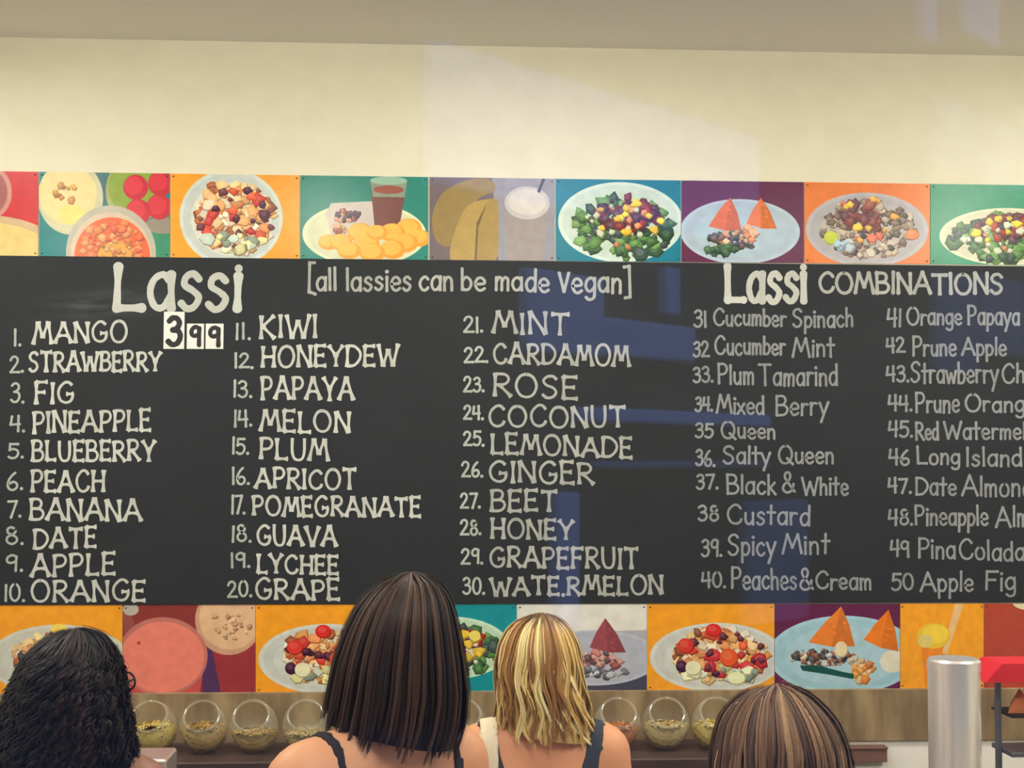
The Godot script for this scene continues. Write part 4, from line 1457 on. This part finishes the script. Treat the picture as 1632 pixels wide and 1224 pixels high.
func build_shelf():
	# back counter that carries the jars
	var x1 := at(1290, 1200, .32).x
	var top := .905
	var root := thing("back_counter", "dark brown wooden back counter carrying the row of glass jars", "counter", Vector3(0, 0, 0))
	inst("counter_top", box_mesh(Vector3(-3.3, top - .05, .02), Vector3(x1, top, .34), .004), M.dark_wood, root)
	inst("carcass", box_mesh(Vector3(-3.28, 0, .02), Vector3(x1 - .02, top - .05, .3)), M.dark_wood, root)
	var n := 9
	for i in n:
		var a := lerpf(-3.28, x1 - .02, float(i) / n)
		var b := lerpf(-3.28, x1 - .02, float(i + 1) / n)
		var d := inst("door", box_mesh(Vector3(a + .004, .1, .3), Vector3(b - .004, top - .06, .318), .003), M.dark_wood, root)
		var hs := Soup.new()
		hs.tube([Vector3(b - .05, .7, .318), Vector3(b - .05, .7, .34), Vector3(b - .05, .6, .34), Vector3(b - .05, .6, .318)], .005, 8)
		inst("handle", hs.mesh(), M.steel, d)
	make_jar_meshes()
	var yel := [srgb(206, 180, 80), srgb(222, 200, 110), srgb(190, 158, 62), srgb(228, 206, 130)]
	var tan_ := [srgb(180, 146, 78), srgb(200, 166, 98), srgb(150, 116, 58), srgb(170, 140, 60)]
	var ora := [srgb(196, 122, 66), srgb(178, 104, 58), srgb(210, 146, 90)]
	var pale := [srgb(196, 174, 112), srgb(208, 190, 136), srgb(176, 150, 90)]
	var grn := [srgb(130, 118, 84), srgb(150, 138, 100), srgb(110, 98, 66)]
	var list := [
		[244, yel, .1, "bright yellow crisps", "leftmost on the back counter"],
		[325, tan_, .095, "tan snack mix", "second from the left on the back counter"],
		[405, tan_, .075, "golden brown snacks", "third from the left on the back counter"],
		[488, pale, .07, "pale snacks", "beside the tallest person's hair on its left"],
		[571, tan_, .08, "brown snacks", "behind the tallest person's left side"],
		[654, pale, .08, "pale crisps", "behind the middle of the tallest person's hair"],
		[738, grn, .06, "a little grey-green snack", "between the two middle heads"],
		[820, tan_, .08, "tan nuts", "behind the blond hair, left"],
		[901, yel, .08, "yellow puffs", "behind the blond hair, right"],
		[983, ora, .085, "orange-brown snacks", "just right of the blond hair"],
		[1061, pale, .09, "pale yellow flakes", "second to the right of the blond hair"],
		[1139, yel, .09, "golden puffs", "left of the rightmost head"],
		[1215, tan_, .08, "brown mix", "behind the rightmost head"],
	]
	var i := 0
	for q in list:
		var p := at(q[0], 1187, .18)
		p.y = top
		var j := thing("glass_jar", "slanted round glass jar of %s, %s" % [q[3], q[4]], "jar", p, "glass jars on the back counter")
		j.rotation.y = rng.randf_range(-.12, .12)
		j.scale = Vector3.ONE * .94
		inst("glass_body", jar_body, M.jar_glass, j)
		inst("rim", jar_rim, M.rim_glass, j)
		var f := inst("jar_filling", filling_mesh(q[2], q[1], .0075, 50 + i), M.snack, null, p)
		f.rotation.y = j.rotation.y
		f.scale = Vector3.ONE * .93
		meta(f, "%s inside the glass jar %s" % [q[3], q[4]], "snack", "snacks in the glass jars", "stuff")
		i += 1
	# brown box hung on the wall
	var lo := at(1352, 1216, .05)
	var hi := at(1415, 1191, .05)
	var bx := thing("wall_box", "small brown box mounted on the white wall below the wooden panel", "box", Vector3(lo.x, lo.y, 0))
	inst("box_body", box_mesh(Vector3(0, 0, 0), Vector3(hi.x - lo.x, hi.y - lo.y, .044), .002), M.brown_box, bx)
	inst("box_lid", box_mesh(Vector3(-.002, hi.y - lo.y - .008, 0), Vector3(hi.x - lo.x + .002, hi.y - lo.y + .001, .05), .002), M.brown_box, bx)

func build_counter():
	var top := .93
	var root := thing("service_counter", "wooden service counter between the customers and the back counter", "counter", Vector3.ZERO)
	inst("counter_top", box_mesh(Vector3(-2.6, top - .045, .95), Vector3(3.3, top, 1.52), .005), M.dark_wood, root)
	inst("counter_front", box_mesh(Vector3(-2.55, 0, 1.0), Vector3(3.25, top - .045, 1.46)), M.wood, root)
	# napkin dispenser
	var nl := at(206, 1201, 1.05)
	var nr := at(274, 1201, 1.05)
	var w := nr.x - nl.x
	var nd := thing("napkin_dispenser", "shiny steel napkin dispenser on the counter below the leftmost jar", "dispenser", Vector3((nl.x + nr.x) / 2, top, 1.05))
	inst("casing", box_mesh(Vector3(-w / 2, 0, -.08), Vector3(w / 2, nl.y - top, .08), .006), M.steel, nd)
	inst("face_plate", box_mesh(Vector3(-w / 2 + .012, .012, .08), Vector3(w / 2 - .012, nl.y - top - .02, .083), .001), M.white_metal, nd)
	inst("napkin", box_mesh(Vector3(-.025, .035, .0832), Vector3(.025, .07, .086)), M.card, nd)
	# steel canister
	var ct := at(1520, 1049, 1.3)
	var cl := at(1481, 1140, 1.3)
	var cr := at(1561, 1140, 1.3)
	var r := (cr.x - cl.x) / 2
	var hgt := ct.y - top
	var cn := thing("steel_canister", "tall shiny steel cylinder standing at the right below the orange prints", "canister", Vector3((cl.x + cr.x) / 2, top, 1.3))
	var s := Soup.new()
	s.lathe([Vector2(0, 0), Vector2(r, 0), Vector2(r, hgt - .03)], 48)
	inst("cylinder", s.mesh(), M.canister, cn)
	s = Soup.new()
	s.lathe([Vector2(r, hgt - .03), Vector2(r + .0015, hgt - .03), Vector2(r + .0015, hgt - .006), Vector2(r - .004, hgt), Vector2(0, hgt)], 48)
	inst("lid", s.mesh(), M.canister, cn)
	# red topped snack rack
	var z := 1.2
	var tl := at(1566, 1086, z)
	var tt := at(1600, 1058, z)
	var post := at(1607, 1140, z)
	var sh := at(1620, 1141, z)
	var sh2 := at(1620, 1200, z)
	var rk := thing("snack_rack", "snack display rack with a red top and grey posts at the right edge", "display rack", Vector3(post.x, top, z))
	var rw := .52
	var dz := .14
	var cy := Soup.new()
	var ya := tl.y - top
	var yb2 := tt.y - top
	var lo_x := tl.x - post.x
	var lo := [Vector3(lo_x, ya, .02), Vector3(rw + .06, ya, .02), Vector3(rw + .06, ya, -dz - .02), Vector3(lo_x, ya, -dz - .02)]
	var up := [Vector3(lo_x + .055, yb2, .0), Vector3(rw, yb2, .0), Vector3(rw, yb2, -dz), Vector3(lo_x + .055, yb2, -dz)]
	for j in 4:
		var j2 := (j + 1) % 4
		var nn: Vector3 = [Vector3.BACK, Vector3.RIGHT, Vector3.FORWARD, Vector3(-.6, .8, 0)][j]
		cy.quad(lo[j], lo[j2], up[j2], up[j], nn)
	cy.quad(lo[0], lo[1], lo[2], lo[3], Vector3.DOWN)
	cy.quad(up[0], up[1], up[2], up[3], Vector3.UP)
	inst("canopy", cy.mesh(), M.red, rk)
	for q in [[0.0, -dz / 2], [rw, -dz / 2]]:
		inst("post", box_mesh(Vector3(q[0] - .0075, 0, q[1] - .0075), Vector3(q[0] + .0075, tl.y - top, q[1] + .0075), .002), M.grey_metal, rk)
	inst("shelf", box_mesh(Vector3(.008, sh.y - top - .006, -dz), Vector3(rw - .008, sh.y - top, .0), .001), M.black, rk)
	inst("shelf", box_mesh(Vector3(.008, sh2.y - top - .012, -dz), Vector3(rw - .008, sh2.y - top, .0), .001), M.grey_metal, rk)
	# samosas on its shelves
	var sm := Soup.new()
	var ap := Vector3(0, .062, 0)
	var bb := [Vector3(-.045, 0, .03), Vector3(.045, 0, .03), Vector3(0, 0, -.045)]
	for k in 3:
		var a: Vector3 = bb[k]
		var b: Vector3 = bb[(k + 1) % 3]
		var m := (a + b + ap) / 3 + ((a + b) / 2).normalized() * .008
		for t in [[a, b], [b, ap], [ap, a]]:
			var nn: Vector3 = (t[1] - t[0]).cross(m - t[0]).normalized()
			if nn.dot(m - Vector3(0, .02, 0)) < 0: nn = -nn
			sm.tri(t[0], t[1], m, nn)
	sm.tri(bb[0], bb[1], bb[2], Vector3.DOWN)
	var smm := sm.mesh()
	var spots := [[.06, -.07], [.15, -.06], [.24, -.08], [.33, -.06], [.41, -.07]]
	var wh := ["nearest the left post", "second from the left post", "third from the left post", "fourth from the left post", "at the right end"]
	for k in spots.size():
		var o := inst("samosa", smm, M.samosa, null, Vector3(post.x + spots[k][0], sh.y, z + spots[k][1]))
		o.rotation.y = k * 1.3
		meta(o, "orange-brown samosa on the black rack shelf, %s" % wh[k], "samosa", "samosas on the rack")

func outline(rows: Array, cx: float, apex_v: float, z: float) -> Array:
	# photo rows [y, left x, right x] to metres about the head axis
	var out := []
	var top := at(cx, apex_v, z)
	for q in rows:
		out.append([maxf(0.0, top.y - at(cx, q[0], z).y), at(q[1], q[0], z).x - top.x, at(q[2], q[0], z).x - top.x])
	return out

func build_people():
	# tallest, long straight dark hair
	var z := 2.52
	var ap := at(643, 916, z)
	var k := (ap.y - .012) / 1.65
	make_person({
		"label": "tallest person, in a dark top with thin black straps, facing the menu", "at": Vector3(ap.x, 0, z), "height": ap.y - .012, "skin": srgb(222, 158, 118), "tilt": .16,
		"top_color": srgb(40, 36, 42), "legs_color": srgb(50, 56, 78),
		"top_region": func(q: Vector3, s): return minf(q.y - 1.2 * s, maxf(absf(absf(q.x) - .115 * s) - .011, q.y - 1.5)),
		"hair_label": "long straight dark brown hair", "apex": ap.y,
		"outline": outline([[916, 655, 655], [922, 625, 682], [930, 606, 697], [945, 588, 710], [965, 570, 720], [1000, 551, 729], [1050, 533, 738], [1100, 523, 744], [1150, 513, 741], [1195, 503, 728], [1230, 500, 716]], 643, 916, z),
		"length": .278, "lean": .09, "body_turn": .65, "body_shift": -.042, "locks": 110, "per_lock": 22, "hair_cols": [srgb(46, 32, 26), srgb(60, 42, 33), srgb(38, 27, 23), srgb(80, 58, 46)], "ribbon": .0034, "wave": .012, "wave_length": .3, "ragged": .88, "back": .118, "fly": .03, "sweep": -.25,
	})
	# blond
	z = 1.76
	ap = at(862, 980, z)
	make_person({
		"label": "person in a dark strappy top with a broad cream strap over the left shoulder", "at": Vector3(ap.x, 0, z), "height": ap.y - .012, "skin": srgb(228, 160, 118), "tilt": .1,
		"top_color": srgb(58, 62, 74), "legs_color": srgb(70, 74, 90),
		"top_region": func(q: Vector3, s): return minf(q.y - 1.2 * s, maxf(absf(absf(q.x) - .14 * s + (q.y - 1.3) * -.25) - .02, q.y - 1.5)),
		"strap_region": func(q: Vector3, s): return absf(q.x + .128 * s) - .02,
		"strap_color": srgb(236, 220, 190), "strap_label": "broad cream strap",
		"hair_label": "shoulder-length wavy blond hair with darker strands", "apex": ap.y,
		"outline": outline([[980, 865, 865], [985, 838, 886], [992, 822, 898], [1005, 808, 910], [1025, 797, 920], [1055, 791, 926], [1095, 791, 931], [1130, 791, 938], [1160, 787, 950], [1182, 788, 962]], 862, 980, z),
		"length": .272, "lean": .06, "locks": 70, "per_lock": 26, "hair_cols": [srgb(226, 188, 116), srgb(246, 216, 148), srgb(252, 230, 172), srgb(186, 140, 86), srgb(238, 202, 130), srgb(160, 114, 70)], "ribbon": .0034, "wave": .1, "wave_length": .12, "ragged": .88, "back": .112, "fly": .03,
		"root_col": srgb(96, 70, 46), "root_len": .022,
	})
	# curly
	z = 2.14
	ap = at(112, 1004, z)
	make_person({
		"label": "person in a brown top and dark glasses turned to the right, at the left edge", "at": Vector3(ap.x, 0, z), "height": ap.y - .014, "skin": srgb(150, 104, 84), "look": -.62, "tilt": .05, "glasses": true,
		"top_color": srgb(70, 44, 40), "legs_color": srgb(46, 46, 54),
		"top_region": func(q: Vector3, s): return q.y - 1.37 * s,
		"hair_label": "long curly black-brown hair", "apex": ap.y,
		"outline": outline([[1004, 122, 122], [1009, 95, 152], [1016, 78, 165], [1032, 58, 177], [1055, 42, 186], [1085, 28, 193], [1120, 14, 198], [1160, 2, 206], [1200, -8, 212], [1240, -14, 216]], 112, 1004, z),
		"length": .42, "locks": 240, "per_lock": 7, "hair_cols": [srgb(24, 19, 18), srgb(34, 26, 23), srgb(20, 16, 16), srgb(48, 34, 30)], "ribbon": .0036, "curl": .0085, "curl_length": .045, "seg": 46, "wave": .05, "wave_length": .2, "ragged": .85, "back": .125, "fly": .08, "amax": 2.0,
	})
	# rightmost
	z = 2.72
	ap = at(1240, 1094, z)
	make_person({
		"label": "shortest person at the right, in a purple top, looking towards the menu", "at": Vector3(ap.x, 0, z), "height": ap.y - .012, "skin": srgb(224, 164, 128), "tilt": .1,
		"top_color": srgb(96, 80, 112), "legs_color": srgb(60, 60, 70),
		"top_region": func(q: Vector3, s): return q.y - 1.37 * s,
		"hair_label": "loose brown hair with lighter strands", "apex": ap.y,
		"outline": outline([[1094, 1238, 1238], [1099, 1205, 1272], [1108, 1182, 1290], [1122, 1166, 1307], [1145, 1150, 1327], [1175, 1141, 1341], [1210, 1136, 1350], [1260, 1134, 1354], [1330, 1136, 1350], [1420, 1140, 1345]], 1240, 1094, z),
		"length": .3, "locks": 80, "per_lock": 24, "hair_cols": [srgb(132, 100, 74), srgb(160, 126, 94), srgb(108, 80, 62), srgb(204, 168, 130), srgb(84, 62, 52)], "ribbon": .0032, "wave": .06, "wave_length": .16, "ragged": .9, "back": .112, "fly": .04,
	})

func build_street():
	# pavement and road, and the building across the road that the window mirrors
	structure("pavement", box_mesh(Vector3(-14, -.16, 4.5), Vector3(16, -.02, 8.0)), M.asphalt, "grey pavement outside the window")
	var aw := thing("awning", "dark green canvas awning over the shop window outside", "awning", Vector3(.5, 3.12, 4.5))
	var ws := Soup.new()
	var w4 := [Vector3(-4.4, .45, .0), Vector3(4.4, .45, .0), Vector3(4.4, .0, 2.3), Vector3(-4.4, .0, 2.3)]
	ws.quad(w4[0], w4[1], w4[2], w4[3], Vector3(0, 1, .2).normalized())
	var dn := Vector3(0, -.02, 0)
	ws.quad(w4[0] + dn, w4[1] + dn, w4[2] + dn, w4[3] + dn, Vector3.DOWN)
	ws.box(Vector3(-4.4, -.16, 2.28), Vector3(4.4, 0, 2.3))
	inst("canvas", ws.mesh(), M.canvas, aw)
	for x in [-4.3, 0.0, 4.3]:
		var ar := Soup.new()
		ar.tube([Vector3(x, -.1, .02), Vector3(x, -.03, 2.27)], .014, 8)
		inst("arm", ar.mesh(), M.grey_metal, aw)
	structure("road", box_mesh(Vector3(-14, -.3, 8.0), Vector3(32, -.16, 31)), M.asphalt, "asphalt road")
	structure("wall_opposite", box_mesh(Vector3(-26, -.16, 31), Vector3(32, 14, 32)), M.facade_dark, "dark brick wall of the houses across the road")
	# its street front runs away to the right; features measured where the shop window mirrors them
	var G := 4.4
	var p0 := at(690, 726, -6.0)
	var along := Vector3(1, 0, -1).normalized()
	var hit = func(u: float, v: float) -> Vector2:
		var d := ray(u, v)
		# camera + d t on the vertical plane through p0 along `along`
		var nrm := Vector3(1, 0, 1).normalized()
		var t := (p0 - CAM).dot(nrm) / d.dot(nrm)
		var q := CAM + d * t
		return Vector2((q - p0).dot(along), q.y)
	var root := thing("street_building", "building with pale blue trim across the road, mirrored in the shop window", "building", Vector3(p0.x, -.16, 2 * G - p0.z))
	root.basis = Basis(Vector3(along.x, 0, -along.z), Vector3.UP, Vector3(along.x, 0, -along.z).cross(Vector3.UP))
	inst("front_wall", box_mesh(Vector3(-.3, 0, .12), Vector3(16, 9.5, 4)), M.facade_dark, root)
	# name, left, right, top, bottom measured at the left edge, depth
	for q in [["upper_wall", 690, 1210, 60, 292], ["fascia", 842, 965, 425, 560], ["fascia", 965, 1110, 505, 566], ["mullion", 1064, 1086, 424, 500], ["ledge", 925, 1230, 648, 672], ["column", 889, 926, 786, 1010], ["beam", 950, 1230, 735, 748], ["shutter", 1190, 1290, 800, 1000], ["shutter", 1492, 1560, 430, 590], ["shutter", 1566, 1632, 436, 560], ["column", 1472, 1494, -40, 60], ["column", 1540, 1592, -40, 50], ["parapet", 1490, 1640, 150, 262]]:
		var a: Vector2 = hit.call(q[1], q[3])
		var b: Vector2 = hit.call(q[1], q[4])
		var c: Vector2 = hit.call(q[2], q[3])
		inst(q[0], box_mesh(Vector3(a.x, b.y + .16, 0), Vector3(c.x, a.y + .16, .13), .02), M.facade_grey if q[0] in ["shutter", "beam", "parapet"] else M.facade, root)
